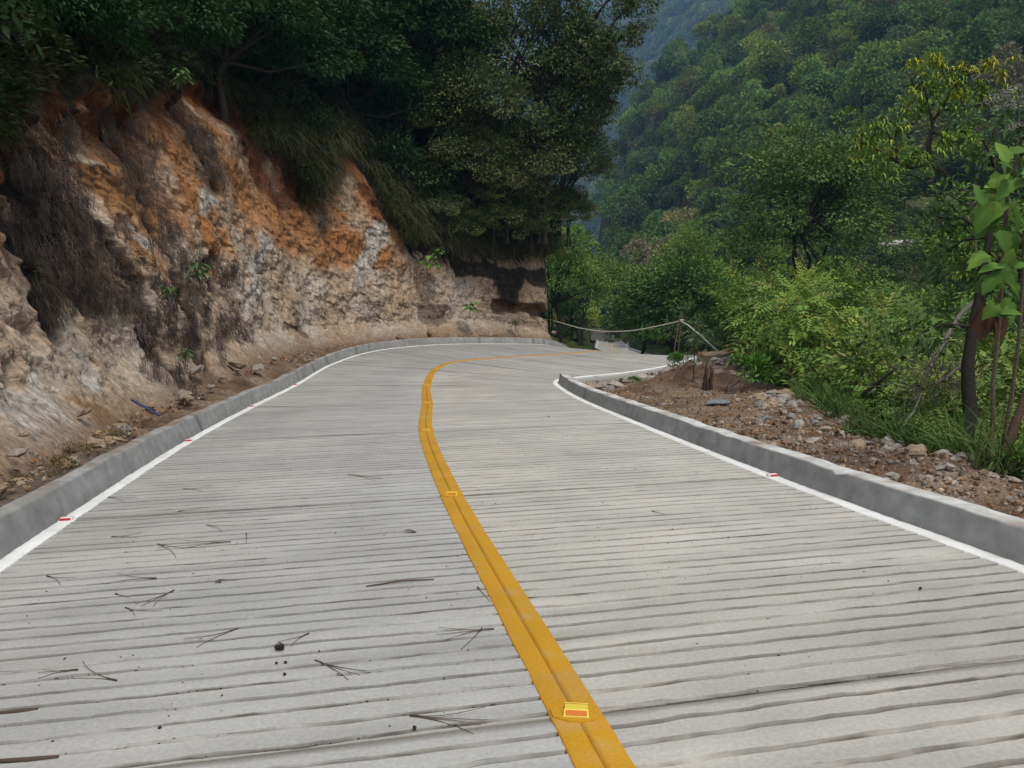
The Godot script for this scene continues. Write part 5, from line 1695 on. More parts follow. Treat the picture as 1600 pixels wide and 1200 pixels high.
func dead_wood() -> void:
	var grey := Color(0.30, 0.27, 0.235)
	var rows := [
		["dead_branch", "long pale dead branch leaning through the shrubs at right", 0.032, [Vector3(6.273, 1.028, -10.200), Vector3(5.757, 0.684, -9.900), Vector3(5.372, 0.148, -9.700), Vector3(5.103, -0.180, -9.500)]],
		["dead_branch", "short pale broken branch left of the dark leaning trunk", 0.022, [Vector3(5.364, 0.234, -9.000), Vector3(5.149, 0.082, -8.900), Vector3(4.973, -0.040, -8.900)]],
		["dead_branch", "pale stick slanting into the grass at the shoulder edge", 0.018, [Vector3(4.871, -0.151, -9.000), Vector3(4.748, -0.363, -8.900), Vector3(4.562, -0.541, -8.800)]],
		["dead_branch", "dark fallen branch lying across the grass below the brush", 0.028, [Vector3(5.147, -0.055, -10.200), Vector3(4.996, -0.246, -10.300), Vector3(4.797, -0.469, -10.400)]],
	]
	rng.seed = 66
	for q in rows:
		var path := []
		var radii := []
		var o: Vector3 = q[3][0]
		for k in q[3].size():
			path.append((q[3][k] as Vector3) - o)
			radii.append(q[2] * (0.7 + 0.3 * k / 2.0))
		var b := Buf.new()
		b.tube(path, radii, 7, grey if not q[1].begins_with("dark") else Color(0.07, 0.055, 0.045))
		for k in 3:
			var f: Vector3 = path[1].lerp(path[2], r(0, 1))
			b.tube([f, f + ball() * 0.22, f + ball() * 0.4], [0.009, 0.007, 0.003], 4, grey)
		tag(put(q[0], b.mesh(true), M.bark, self, o), q[1], "branch")
	var t := Buf.new()
	for k in 130:
		var p := ball() * Vector3(0.55, 0.42, 0.4)
		var e := p + (ball() + Vector3(0, 0.3, 0)) * r(0.25, 0.6)
		var m := p.lerp(e, 0.5) + ball() * 0.09
		t.tube([p, m, e], [0.007, 0.005, 0.002], 4, Color(0.20, 0.17, 0.145) * r(0.6, 1.4), false)
	tag(put("dead_brush", t.mesh(true), M.bark, self, Vector3(5.099, -0.072, -9.300)), "grey tangle of dead twigs above the shoulder grass", "brush")
	# burnt stump with a thin sapling
	var stump := thing("burnt_stump", on_shoulder(3.95, -15.3))
	tag(stump, "dark burnt stump with splintered top standing in the shoulder dirt", "stump")
	var s := Buf.new()
	for k in 7:
		var a := TAU * k / 7.0
		var f := Vector3(cos(a), 0, sin(a)) * 0.06
		var h := r(0.25, 0.6)
		s.tube([f * 1.6 + Vector3.DOWN * 0.15, f + UP * h * 0.5, f * 0.9 + UP * h + ball() * 0.05], [0.034, 0.027, 0.006], 6, Color(0.11, 0.07, 0.05) * r(0.7, 1.3))
	put("trunk", s.mesh(true), M.bark, stump)
	var sap := broad_plant(440, 14, 0.20, 0.09, [Color(0.055, 0.09, 0.03), Color(0.075, 0.10, 0.04)], 1.15)
	plant("sapling", sap, "thin small-leaved sapling rising beside the burnt stump", "plant", "", on_shoulder(3.75, -15.7), 0.4, 1.0, 1.0, ["foliage", "stem"])
	# dark leaning trunk at right
	var d := thing("dark_tree", Vector3(4.951, -0.745, -8.200))
	tag(d, "tree with black mossy leaning trunk at the right shoulder edge", "tree")
	var b := Buf.new()
	var path := []
	for q in [Vector3(4.939, -0.833, -8.200), Vector3(4.983, -0.569, -8.250), Vector3(5.092, -0.303, -8.350), Vector3(5.093, -0.032, -8.450), Vector3(5.116, 0.241, -8.550), Vector3(5.218, 0.658, -8.700), Vector3(5.394, 1.153, -8.900), Vector3(5.473, 1.658, -9.000), Vector3(5.650, 2.172, -9.200)]:
		path.append((q as Vector3) - d.position)
	b.tube(path, [0.100, 0.082, 0.076, 0.074, 0.068, 0.056, 0.045, 0.035, 0.016], 9, Color(0.032, 0.028, 0.024))
	var lb := Buf.new()
	for w in 12:
		var from: Vector3 = path[5 + w % 4]
		var e := from + Vector3(r(-0.9, 0.9), r(-0.3, 0.7), r(-0.8, 0.6))
		b.tube([from, from.lerp(e, 0.5) + UP * 0.1, e], [0.022, 0.014, 0.005], 5, Color(0.05, 0.042, 0.035))
		for k in 70:
			var p := from.lerp(e, r(0.4, 1.05)) + ball() * 0.26
			var dir := (ball() + Vector3.DOWN * 0.4).normalized()
			lb.leaf(p, dir, dir.cross(UP + ball()).normalized(), r(0.09, 0.17), r(0.04, 0.07), 0.14, [Color(0.045, 0.085, 0.026), Color(0.065, 0.11, 0.03), Color(0.032, 0.062, 0.022)][k % 3] * r(0.7, 1.3))
	put("trunk", b.mesh(true), M.bark, d)
	put("crown", lb.mesh(), M.leaf, d)
	# grey flowering stems at the right edge
	var g := thing("flowering_shrub", Vector3(7.153, 1.210, -12.000))
	tag(g, "thin-stemmed shrub with grey fluffy seed heads at the right edge", "shrub")
	var gb := Buf.new()
	var gl := Buf.new()
	for way in [[Vector3(7.153, 1.210, -12.000), Vector3(6.982, 2.456, -12.000), Vector3(7.117, 2.997, -12.000), Vector3(7.248, 3.547, -12.000), Vector3(7.273, 3.746, -12.000)], [Vector3(7.509, 1.112, -12.000), Vector3(7.564, 2.361, -12.000), Vector3(7.554, 3.291, -12.000), Vector3(7.552, 3.882, -12.000)], [Vector3(7.117, 2.997, -12.000), Vector3(7.099, 3.262, -11.800), Vector3(7.295, 3.603, -11.800)], [Vector3(7.564, 2.361, -12.000), Vector3(7.544, 2.819, -11.900), Vector3(7.533, 3.322, -11.900)]]:
		var gp := []
		var gr := []
		for k in way.size():
			gp.append((way[k] as Vector3) - g.position)
			gr.append(0.018 * (1.0 - 0.6 * k / way.size()))
		gb.tube(gp, gr, 5, Color(0.20, 0.18, 0.15))
		var top: Vector3 = gp[-1]
		for k in 240:
			var a := r(0, TAU)
			var rad := r(0.02, 0.24)
			var p := top + Vector3(cos(a) * rad, r(-0.04, 0.05) - rad * 0.25, sin(a) * rad)
			var dir := (p - top + UP * 0.05 + ball() * 0.08).normalized()
			gl.leaf(p, dir, dir.cross(ball()).normalized(), r(0.025, 0.05), 0.012, 0.1, Color(0.27, 0.24, 0.24) * r(0.7, 1.2))
		for k in 26:
			var p: Vector3 = (gp[1] as Vector3).lerp(gp[2], r(0, 1)) + ball() * 0.1
			var dir := (ball() + Vector3.DOWN * 0.3).normalized()
			gl.leaf(p, dir, dir.cross(UP).normalized(), r(0.12, 0.22), 0.05, 0.15, Color(0.07, 0.12, 0.03) * r(0.7, 1.3))
	put("stem", gb.mesh(true), M.bark, g)
	put("seed_head", gl.mesh(), M.dry, g)


func big_leaf_plant() -> void:
	var at := Vector3(4.378, -0.361, -6.700)
	var t := thing("big_leaf_plant", at)
	tag(t, "tall plant with very large lobed green leaves on bare pale stems at right", "plant")
	rng.seed = 72
	var s := Buf.new()
	var pale := Color(0.20, 0.17, 0.11)
	var ways := [
		[0.019, pale, [Vector3(4.306, -0.375, -6.750), Vector3(4.285, 0.064, -6.700), Vector3(4.216, 0.362, -6.650), Vector3(4.184, 0.818, -6.600), Vector3(4.099, 1.313, -6.500), Vector3(4.010, 1.831, -6.400), Vector3(3.997, 2.083, -6.400)]],
		[0.017, pale, [Vector3(4.463, -0.257, -6.800), Vector3(4.425, 0.238, -6.700), Vector3(4.367, 0.763, -6.600), Vector3(4.277, 1.260, -6.500), Vector3(4.173, 1.678, -6.400)]],
		[0.040, Color(0.13, 0.085, 0.055), [Vector3(4.398, -0.385, -6.700), Vector3(4.488, -0.136, -6.750), Vector3(4.591, 0.100, -6.800), Vector3(4.733, 0.435, -6.900), Vector3(4.877, 1.007, -7.000)]],
		[0.022, Color(0.13, 0.085, 0.055), [Vector3(4.353, -0.349, -6.700), Vector3(4.429, -0.201, -6.700), Vector3(4.518, -0.054, -6.750)]],
	]
	for w in ways:
		var path := []
		var radii := []
		for k in w[2].size():
			path.append((w[2][k] as Vector3) - at)
			radii.append(w[0] * (1.15 - 0.5 * k / w[2].size()))
		s.tube(path, radii, 7, w[1])
	put("stem", s.mesh(true), M.bark, t)
	var greens := [Color(0.070, 0.150, 0.026), Color(0.056, 0.125, 0.024), Color(0.105, 0.19, 0.034)]
	var leaves := [[1545,300,1545,268,-1], [1540,325,1505,300,-1], [1560,330,1535,355,-1], [1570,300,1600,265,1], [1575,335,1600,345,1], [1560,260,1545,225,-1], [1578,250,1600,228,1], [1550,400,1508,415,-1], [1570,400,1600,385,1], [1555,430,1530,452,-1], [1575,440,1605,455,1], [1560,360,1578,390,1], [1548,345,1520,372,-1], [1590,300,1615,310,1], [1566,285,1556,310,-1], [1590,420,1560,440,-1], [1596,360,1622,372,1], [1570,470,1548,500,-1], [1580,470,1602,500,1], [1552,310,1515,322,-1], [1562,318,1540,345,-1], [1582,275,1612,285,1]]
	for k in 40:
		var q: Array = leaves[k % 22]
		leaves.append([q[0] + r(-18, 22), q[1] + r(-22, 22), q[2] + r(-26, 26), q[3] + r(-22, 26), q[4]])
	for q in leaves:
		var deep := 6.4 + r(-0.3, 0.2)
		var a := spot(q[0], q[1], deep) - at
		var e := spot(q[2], q[3], deep - r(-0.05, 0.14)) - at
		var b := Buf.new()
		var dir := (e - a).normalized()
		var side := dir.cross((UP + Vector3(0, 0.0, 0.7) + ball() * 0.5).normalized()).normalized()
		b.broad(a, dir, side, minf(a.distance_to(e), 0.20), minf(a.distance_to(e), 0.20) * 0.66, 0.3, greens[rng.randi() % 3] * r(0.5, 1.15))
		put("leaf", b.mesh(), M.leaf, t)
	for q in [[1555,480,1548,535], [1562,470,1565,530], [1548,470,1535,520], [1575,490,1582,540], [1570,480,1575,525]]:
		var a := spot(q[0], q[1], 6.6) - at
		var e := spot(q[2], q[3], 6.55) - at
		var b := Buf.new()
		var dir := (e - a).normalized()
		b.broad(a, dir, dir.cross(Vector3(r(-0.6, 0.6), 0.2, 1)).normalized(), a.distance_to(e), 0.14, 0.2, Color(0.060, 0.038, 0.022))
		tag(put("leaf", b.mesh(), M.dry, t), "dead brown hanging leaf")


func spot(px: float, py: float, d: float) -> Vector3:
	# a point of the plant's side view, d metres along the valley
	return Vector3((px - 800.0) / 1203.4 * d * 0.9843, 1.55 - (py - 385.0) / 1203.4 * d * 0.985, -d)


func build_rope() -> void:
	var o := Vector3(6.756, -2.722, -31.000)
	var stake := thing("wooden_stake", o)
	tag(stake, "thin wooden stake of two sticks tied together holding up the rope", "stake")
	for q in [[Vector3(6.549, -2.748, -31.000), Vector3(6.651, -2.017, -31.000), Vector3(6.786, -1.107, -30.950)], [Vector3(6.741, -2.755, -31.050), Vector3(6.791, -2.023, -31.050), Vector3(6.875, -1.112, -31.000)]]:
		var b := Buf.new()
		b.tube([q[0] - o + Vector3.DOWN * 0.2, q[1] - o, q[2] - o], [0.026, 0.023, 0.019], 6, Color(0.30, 0.21, 0.14))
		put("stick", b.mesh(true), M.bark, stake)
	var tie := Buf.new()
	for k in 3:
		var ring := []
		for j in 9:
			var a := TAU * j / 8.0
			ring.append(Vector3(6.827, -1.392, -30.970) - o + Vector3(cos(a) * 0.075, 0.02 * k, sin(a) * 0.075))
		tie.tube(ring, [0.012, 0.012, 0.012, 0.012, 0.012, 0.012, 0.012, 0.012, 0.012], 5, Color(0.5, 0.46, 0.38))
	put("tie", tie.mesh(true), M.rope, stake)
	var pts := [Vector3(2.161, -2.111, -38.200), Vector3(2.633, -2.170, -37.200), Vector3(3.150, -2.216, -36.000), Vector3(3.648, -2.213, -35.000), Vector3(4.136, -2.185, -34.200), Vector3(4.624, -2.119, -33.600), Vector3(5.091, -2.026, -33.000), Vector3(5.536, -1.880, -32.400), Vector3(5.979, -1.720, -31.900), Vector3(6.404, -1.551, -31.400), Vector3(6.794, -1.413, -31.050), Vector3(7.008, -1.536, -30.600), Vector3(7.183, -1.740, -29.900), Vector3(7.343, -1.945, -29.100), Vector3(7.553, -2.237, -28.000)]
	var b := Buf.new()
	var radii := []
	for k in pts.size():
		radii.append(0.025)
		pts[k] = pts[k] - o
	b.tube(pts, radii, 6, Color(0.44, 0.42, 0.37))
	tag(put("rope", b.mesh(true), M.rope, self, o), "pale rope slung from the cliff corner over the stake to the ground", "rope")
	# blue pipe on the left talus
	var p := Buf.new()
	var e := Vector3(-5.486, -0.632, -10.900)
	p.tube([Vector3.ZERO, Vector3(-4.858, -0.733, -10.350) - e], [0.019, 0.019], 10, Color(0.035, 0.06, 0.16))
	tag(put("pipe", p.mesh(true), M.plastic, self, e), "short dark blue plastic pipe lying on the talus behind the left kerb", "pipe")


func rock(sd: int, flatness: float) -> ArrayMesh:
	# a broken stone: an octahedron cut finer and chipped
	rng.seed = sd
	var b := Buf.new()
	var rings := 6
	var sides := 8
	for j in rings:
		for k in sides:
			var la := PI * (j / (rings - 1.0) - 0.5)
			var lo := TAU * k / sides
			var q := Vector3(cos(la) * cos(lo), sin(la), cos(la) * sin(lo))
			q = q * (1.0 + 0.38 * n3(q + Vector3(sd * 3.1, 0, 0), 1.1) + 0.18 * n3(q + Vector3(0, sd * 1.7, 0), 2.6))
			q.y *= flatness
			b.v.append(q)
			b.c.append(Color(1, 1, 1) * (0.9 + 0.2 * rng.randf()))
	for j in rings - 1:
		for k in sides:
			var a := j * sides + k
			var c := j * sides + (k + 1) % sides
			b.i.append_array(PackedInt32Array([a, a + sides, c, c, a + sides, c + sides]))
	return b.mesh()


func build_stones() -> void:
	var shapes := [rock(1, 0.75), rock(2, 0.6), rock(3, 0.85), rock(4, 0.5)]
	var mats := []
	for col in [Color(0.34, 0.30, 0.255), Color(0.38, 0.28, 0.2), Color(0.29, 0.265, 0.24), Color(0.42, 0.39, 0.35)]:
		var m: StandardMaterial3D = M.stone.duplicate()
		m.albedo_color = col.linear_to_srgb()
		m.resource_name = "stone"
		mats.append(m)
	rng.seed = 88
	for k in 64:
		var t := r(7.7, 10.4)
		var edge: Vector3 = spline(SECTIONS, 2, t)
		var out: Vector3 = (edge - spline(SECTIONS, 0, t)).normalized()
		var at: Vector3 = edge + out * r(0.3, 1.25)
		at = on_shoulder(at.x, at.z)
		var s := r(0.07, 0.19)
		at.y += s * 0.35
		stone(shapes, mats, at, s, "stone in the rubble below the inner road edge", "rubble heaped below the inner road edge")
	for k in 46:
		var z := -(6.0 + 4.5 * rng.randf())
		var x := shoulder_edge(z) - pow(rng.randf(), 1.4) * 1.15 + 0.15
		var s := r(0.025, 0.085)
		var at: Vector3 = on_shoulder(x, z) + UP * s * 0.3
		stone(shapes, mats, at, s, "stone on the near shoulder", "stones along the outer edge of the shoulder")
	for k in 30:
		var z := -r(11.2, 13.2)
		var x := shoulder_edge(z) - r(0.0, 0.7)
		var s := r(0.04, 0.12)
		stone(shapes, mats, on_shoulder(x, z) + UP * s * 0.3, s, "rubble stone below the shoulder shrubs", "whitish rubble below the shrubs")
	for k in 26:
		var z := -r(19.0, 25.0)
		var x := shoulder_edge(z) - r(-0.3, 1.2)
		var s := r(0.06, 0.2)
		stone(shapes, mats, on_shoulder(x, z) + UP * s * 0.3, s, "stone on the heap beyond the burnt stump", "stones on the heap beyond the stump")
	for k in 34:
		var t := r(2.9, 6.2)
		var d := cut_data(t)
		var v := r(0.0, 0.5) * rng.randf()
		var s := r(0.035, 0.12) * (1.0 if k % 4 else 1.4)
		if cut_at(d, v).distance_to(Vector3(-5.173, -0.673, -10.600)) < 0.75:
			continue
		var o2 := put("clod", shapes[rng.randi() % 4], mats[1] if k % 3 else mats[0])
		o2.transform = Transform3D(Basis.from_euler(ball()).scaled(Vector3(s * r(0.9, 1.3), s * 0.8, s)), cut_at(d, v) - d[1] * r(0.1, 0.32) + UP * s * 0.2)
		tag(o2, "%s clod of crumbled earth at the foot of the cutting, %s" % ["large" if s > 0.1 else ("small" if s < 0.06 else "middling"), "nearest the camera" if t < 4.0 else ("near the blue pipe" if t < 5.0 else "below the rooty gullies")], "clod", "clods along the foot of the cutting")
	var slate: StandardMaterial3D = M.stone.duplicate()
	slate.albedo_color = Color(0.19, 0.22, 0.23).linear_to_srgb()
	var o := put("stone", shapes[3], slate)
	o.transform = Transform3D(Basis.from_euler(Vector3(0.1, 0.3, 0.05)).scaled(Vector3(0.20, 0.10, 0.11)), on_shoulder(3.28, -12.05) + UP * 0.05)
	tag(o, "flat blue-grey slab of stone lying on the shoulder dirt", "stone")
	o = put("stone", shapes[1], slate)
	o.transform = Transform3D(Basis.from_euler(Vector3(0.1, 1.3, 0.05)).scaled(Vector3(0.09, 0.07, 0.07)), on_shoulder(3.45, -10.2) + UP * 0.03)
	tag(o, "small dark grey stone nearer than the flat blue-grey slab", "stone")
	for q in [[Vector3(-4.983, -0.798, -9.600), 0.13, "grey boulder on the talus below the blue pipe"], [Vector3(-4.413, -1.976, -30.200), 0.17, "tan stone at the cliff foot below the orange peak"], [Vector3(-3.417, -1.998, -32.000), 0.13, "small tan stone on the talus beneath the green cliff plant"], [Vector3(-2.590, -2.302, -33.000), 0.24, "flat tan stone behind the kerb under the broadleaf plant"], [Vector3(-1.647, -2.419, -34.000), 0.2, "tan stone behind the kerb below the cliff hollow"], [Vector3(-0.935, -2.477, -35.000), 0.26, "largest tan stone at the foot of the cliff hollow"], [Vector3(-0.090, -2.774, -36.000), 0.2, "pale stone behind the kerb near the far cliff corner"], [Vector3(2.061, -2.663, -38.000), 0.12, "stone resting at the far cliff corner by the rope"]]:
		if q[1] > 0.0:
			var st := put("stone", shapes[rng.randi() % 3], mats[2] if q[2].begins_with("grey") else mats[1])
			st.transform = Transform3D(Basis.from_euler(ball()).scaled(Vector3.ONE * q[1]), q[0])
			tag(st, q[2], "stone")
	build_grit(shapes[1])
	rng.seed = 93
	# loose gravel nobody could count
	var places := []
	var tints := []
	for k in 3600:
		var z := -r(3.4, 26.0) if k % 3 else -r(4.0, 10.0)
		var inner := 0.25 * z * 0.8 + 4.2 + 0.25 if z > -16.0 else 1.5 + (-z - 16.0) * 0.55
		var x := r(maxf(inner, 1.4), shoulder_edge(z) + 0.4)
		var g := right_gap(x, z)
		if g.x < 0.4:
			continue
		var s := r(0.006, 0.022) * (1.0 + 1.2 * rng.randf() * rng.randf())
		places.append(Transform3D(Basis.from_euler(ball() * 3.0).scaled(Vector3.ONE * s), on_shoulder(x, z) + UP * s * 0.4))
		tints.append(shaded([Color(0.34, 0.29, 0.24), Color(0.36, 0.23, 0.14), Color(0.30, 0.19, 0.115), Color(0.44, 0.37, 0.30), Color(0.18, 0.10, 0.055)][rng.randi() % 5], r(0.7, 1.2)))
	tag(many("gravel", shapes[1], M.stone, places, tints), "loose gravel and chips scattered over the right dirt shoulder", "gravel", "", "stuff")
	places = []
	tints = []
	for k in 2400:
		var t := r(3.0, 12.0)
		if t < 6.0 and k % 3:
			continue
		var d := cut_data(t)
		var at: Vector3 = d[0] - d[1] * r(-0.4, 1.0) + UP * 0.03
		if t < 6.0:
			at = d[0] - d[1] * r(-0.3, 0.35) + UP * 0.06
		var s := r(0.006, 0.022) * (1.0 + 1.5 * rng.randf() * rng.randf())
		places.append(Transform3D(Basis.from_euler(ball() * 3.0).scaled(Vector3.ONE * s), at))
		tints.append(shaded([Color(0.40, 0.30, 0.21), Color(0.34, 0.20, 0.11), Color(0.45, 0.38, 0.3), Color(0.18, 0.10, 0.06)][rng.randi() % 4], r(0.7, 1.2)))
	tag(many("gravel", shapes[2], M.stone, places, tints), "crumbled earth and chips along the foot of the cutting", "gravel", "", "stuff")
	# dry leaves blown against the kerbs
	var b := Buf.new()
	b.leaf(Vector3(-0.5, 0, 0), Vector3(1, 0.15, 0).normalized(), Vector3(0, 0, 1), 1.0, 0.42, 0.25, Color(1, 1, 1))
	places = []
	tints = []
	for k in 2600:
		var at: Vector3
		if k % 2:
			var t := r(3.0, 12.0)
			var d := cut_data(t)
			at = d[0] - d[1] * r(-0.3, 0.9 if t > 6.0 else 0.2) + UP * r(0.03, 0.12)
		else:
			var z := -r(7.0, 22.0)
			var x := r(2.0, shoulder_edge(z) + 0.3)
			if right_gap(x, z).x < 0.4:
				continue
			at = on_shoulder(x, z) + UP * 0.02
		places.append(Transform3D(Basis.from_euler(Vector3(r(-0.6, 0.6), r(0, TAU), r(-0.6, 0.6))).scaled(Vector3.ONE * r(0.03, 0.10)), at))
		tints.append(shaded([Color(0.22, 0.11, 0.05), Color(0.30, 0.20, 0.11), Color(0.12, 0.07, 0.04)][rng.randi() % 3], r(0.6, 1.3)))
	tag(many("leaf_litter", b.mesh(), M.dry, places, tints), "dry brown leaf litter on the dirt beside both kerbs", "leaf litter", "", "stuff")


func build_grit(shape: Mesh) -> void:
	# crumbs of soil and broken concrete that lie in the grooves of the near slabs
	var places := []
	var tints := []
	rng.seed = 91
	for k in 9500:
		var s := 2 + int(rng.randf() * rng.randf() * 3.6)
		var lane := rng.randi() % 2
		var length: float = SECTIONS[s][lane].distance_to(SECTIONS[s + 1][lane])
		var grooves := roundi(length / 0.137)
		var t: float = s + (rng.randi() % grooves + 0.19 + r(-0.13, 0.13) + (r(-0.5, 0.5) if k % 14 == 0 else 0.0)) / grooves
		var w := rng.randf()
		var at: Vector3 = (spline(SECTIONS, lane, t) as Vector3).lerp(spline(SECTIONS, lane + 1, t), w)
		if n3(at, 0.9, 15.0) < 0.0:
			continue
		var z := r(0.0014, 0.0034) * (1.0 + 0.8 * rng.randf())
		places.append(Transform3D(Basis.from_euler(ball() * 3.0).scaled(Vector3(z * 1.5, z, z)), at + UP * (z * 0.4 - (0.010 if k % 14 else 0.0))))
		tints.append(shaded([Color(0.10, 0.085, 0.07), Color(0.2, 0.17, 0.14), Color(0.055, 0.045, 0.038)][rng.randi() % 3], r(0.7, 1.3)))
	tag(many("grit", shape, M.stone, places, tints), "dark grit and crumbs lying in the grooves of the concrete", "grit", "", "stuff")


func stone(shapes: Array, mats: Array, at: Vector3, s: float, label: String, group: String) -> void:
	var m := rng.randi() % 4
	var f := rng.randi() % 4
	var o := put("stone", shapes[f], mats[m])
	o.transform = Transform3D(Basis.from_euler(Vector3(r(-0.4, 0.4), r(0, TAU), r(-0.4, 0.4))).scaled(Vector3(s * r(0.8, 1.3), s, s * r(0.8, 1.2))), at)
	var big := "small " if s < 0.05 else ("large " if s > 0.11 else "")
	var out := shoulder_edge(at.z) - at.x
	var place := "" if not group.begins_with("stones along") else (" by the grass" if out < 0.15 else (" nearer the kerb" if out > 0.55 else " between grass and kerb"))
	tag(o, big + ["grey-tan ", "brownish ", "dark grey ", "pale "][m] + ["blunt ", "flattish ", "chunky ", "flat slabby "][f] + label + place, "stone", group)


func build_studs() -> void:
	var body := Buf.new()
	body.box(Transform3D(), Vector3(0.098, 0.006, 0.094), Color(0.62, 0.47, 0.03))
	body.box(Transform3D(Basis(), Vector3(0, 0.0125, 0)), Vector3(0.094, 0.02, 0.088), Color(0.52, 0.40, 0.025), 0.86, 0.42)
	var pad := Buf.new()
	var ring := []
	for k in 9:
		ring.append(TAU * k / 8.0 + 0.2)
	var n := 0
	pad.v.append(Vector3(0, 0.004, 0))
	pad.c.append(Color(0.43, 0.222, 0.010))
	for k in 8:
		pad.v.append(Vector3(cos(ring[k]) * 0.098, 0.003, sin(ring[k]) * 0.070))
		pad.v.append(Vector3(cos(ring[k]) * 0.103, -0.016, sin(ring[k]) * 0.075))
		pad.c.append(Color(0.43, 0.222, 0.010))
		pad.c.append(Color(0.45, 0.2, 0.01))
	for k in 8:
		var a := 1 + 2 * k
		var c := 1 + 2 * ((k + 1) % 8)
		pad.i.append_array(PackedInt32Array([0, a, c, a, a + 1, c + 1, a, c + 1, c]))
	var eye := Buf.new()
	eye.box(Transform3D(), Vector3(0.076, 0.003, 0.019), Color(0.40, 0.115, 0.010))
	var rim := Buf.new()
	rim.box(Transform3D(), Vector3(0.086, 0.002, 0.025), Color(0.60, 0.45, 0.04))
	var meshes := [body.mesh(), pad.mesh(), eye.mesh(), rim.mesh()]
	var words := ["nearest yellow road stud, with an orange reflector, low on the centre line", "yellow road stud on the centre line where it begins to curve", "yellow road stud halfway along the straight of the centre line", "yellow road stud on the centre line level with the corner of the right kerb", "yellow road stud at the start of the bend, just before the line turns", "farthest yellow road stud, where the centre line swings right"]
	for k in 6:
		var t := 2.0 + k
		var o := stud(1, t, 0.012)
		put("body", meshes[0], M.plastic, o)
		put("adhesive_pad", meshes[1], M.paint, o)
		for side in [1.0, -1.0]:
			var x := Transform3D(Basis(Vector3.RIGHT, side * 0.76), Vector3(0, 0.0135, side * 0.0325))
			put("reflector_rim", meshes[3], M.plastic, o).transform = x.translated_local(UP * 0.001)
			put("reflector", meshes[2], M.lens, o).transform = x.translated_local(UP * 0.0022)
		tag(o, words[k], "road stud", "yellow studs along the centre line")
	var wb := Buf.new()
	wb.box(Transform3D(Basis(), Vector3(0, 0.011, 0)), Vector3(0.09, 0.020, 0.085), Color(0.78, 0.78, 0.77), 0.86, 0.42)
	var rb := Buf.new()
	rb.box(Transform3D(), Vector3(0.076, 0.003, 0.020), Color(0.36, 0.014, 0.024))
	var wm := wb.mesh()
	var rm := rb.mesh()
	var left := ["nearest white stud with a red reflector on the left edge line", "second white and red stud along the left edge line", "third white and red stud on the left line, below the white clay", "farthest white and red stud where the left line starts to bend"]
	for k in 4:
		var o := stud(0, 3.0 + k, 0.008)
		put("body", wm, M.plastic, o)
		for side in [1.0, -1.0]:
			put("reflector", rm, M.lens, o).transform = Transform3D(Basis(Vector3.RIGHT, side * 0.76), Vector3(0, 0.0135, side * 0.0335))
		tag(o, left[k], "road stud", "white and red studs on the edge lines")
	var q := stud(2, 3.0, 0.008)
	put("body", wm, M.plastic, q)
	for side in [1.0, -1.0]:
		put("reflector", rm, M.lens, q).transform = Transform3D(Basis(Vector3.RIGHT, side * 0.76), Vector3(0, 0.0135, side * 0.0335))
	tag(q, "white and red stud on the right edge line at the foot of its kerb", "road stud", "white and red studs on the edge lines")


func stud(column: int, t: float, lift: float) -> Node3D:
	var at: Vector3 = spline(SECTIONS, column, t)
	var along: Vector3 = ((spline(SECTIONS, column, t + 0.05) as Vector3) - (spline(SECTIONS, column, t - 0.05) as Vector3)).normalized()
	if column == 1 and t < 3.5:
		along = (along + Vector3(0.28, 0, 0)).normalized()
	var o := thing("road_stud")
	o.transform = Transform3D(Basis.looking_at(along, UP).scaled(Vector3.ONE * 1.08), at + UP * lift)
	return o


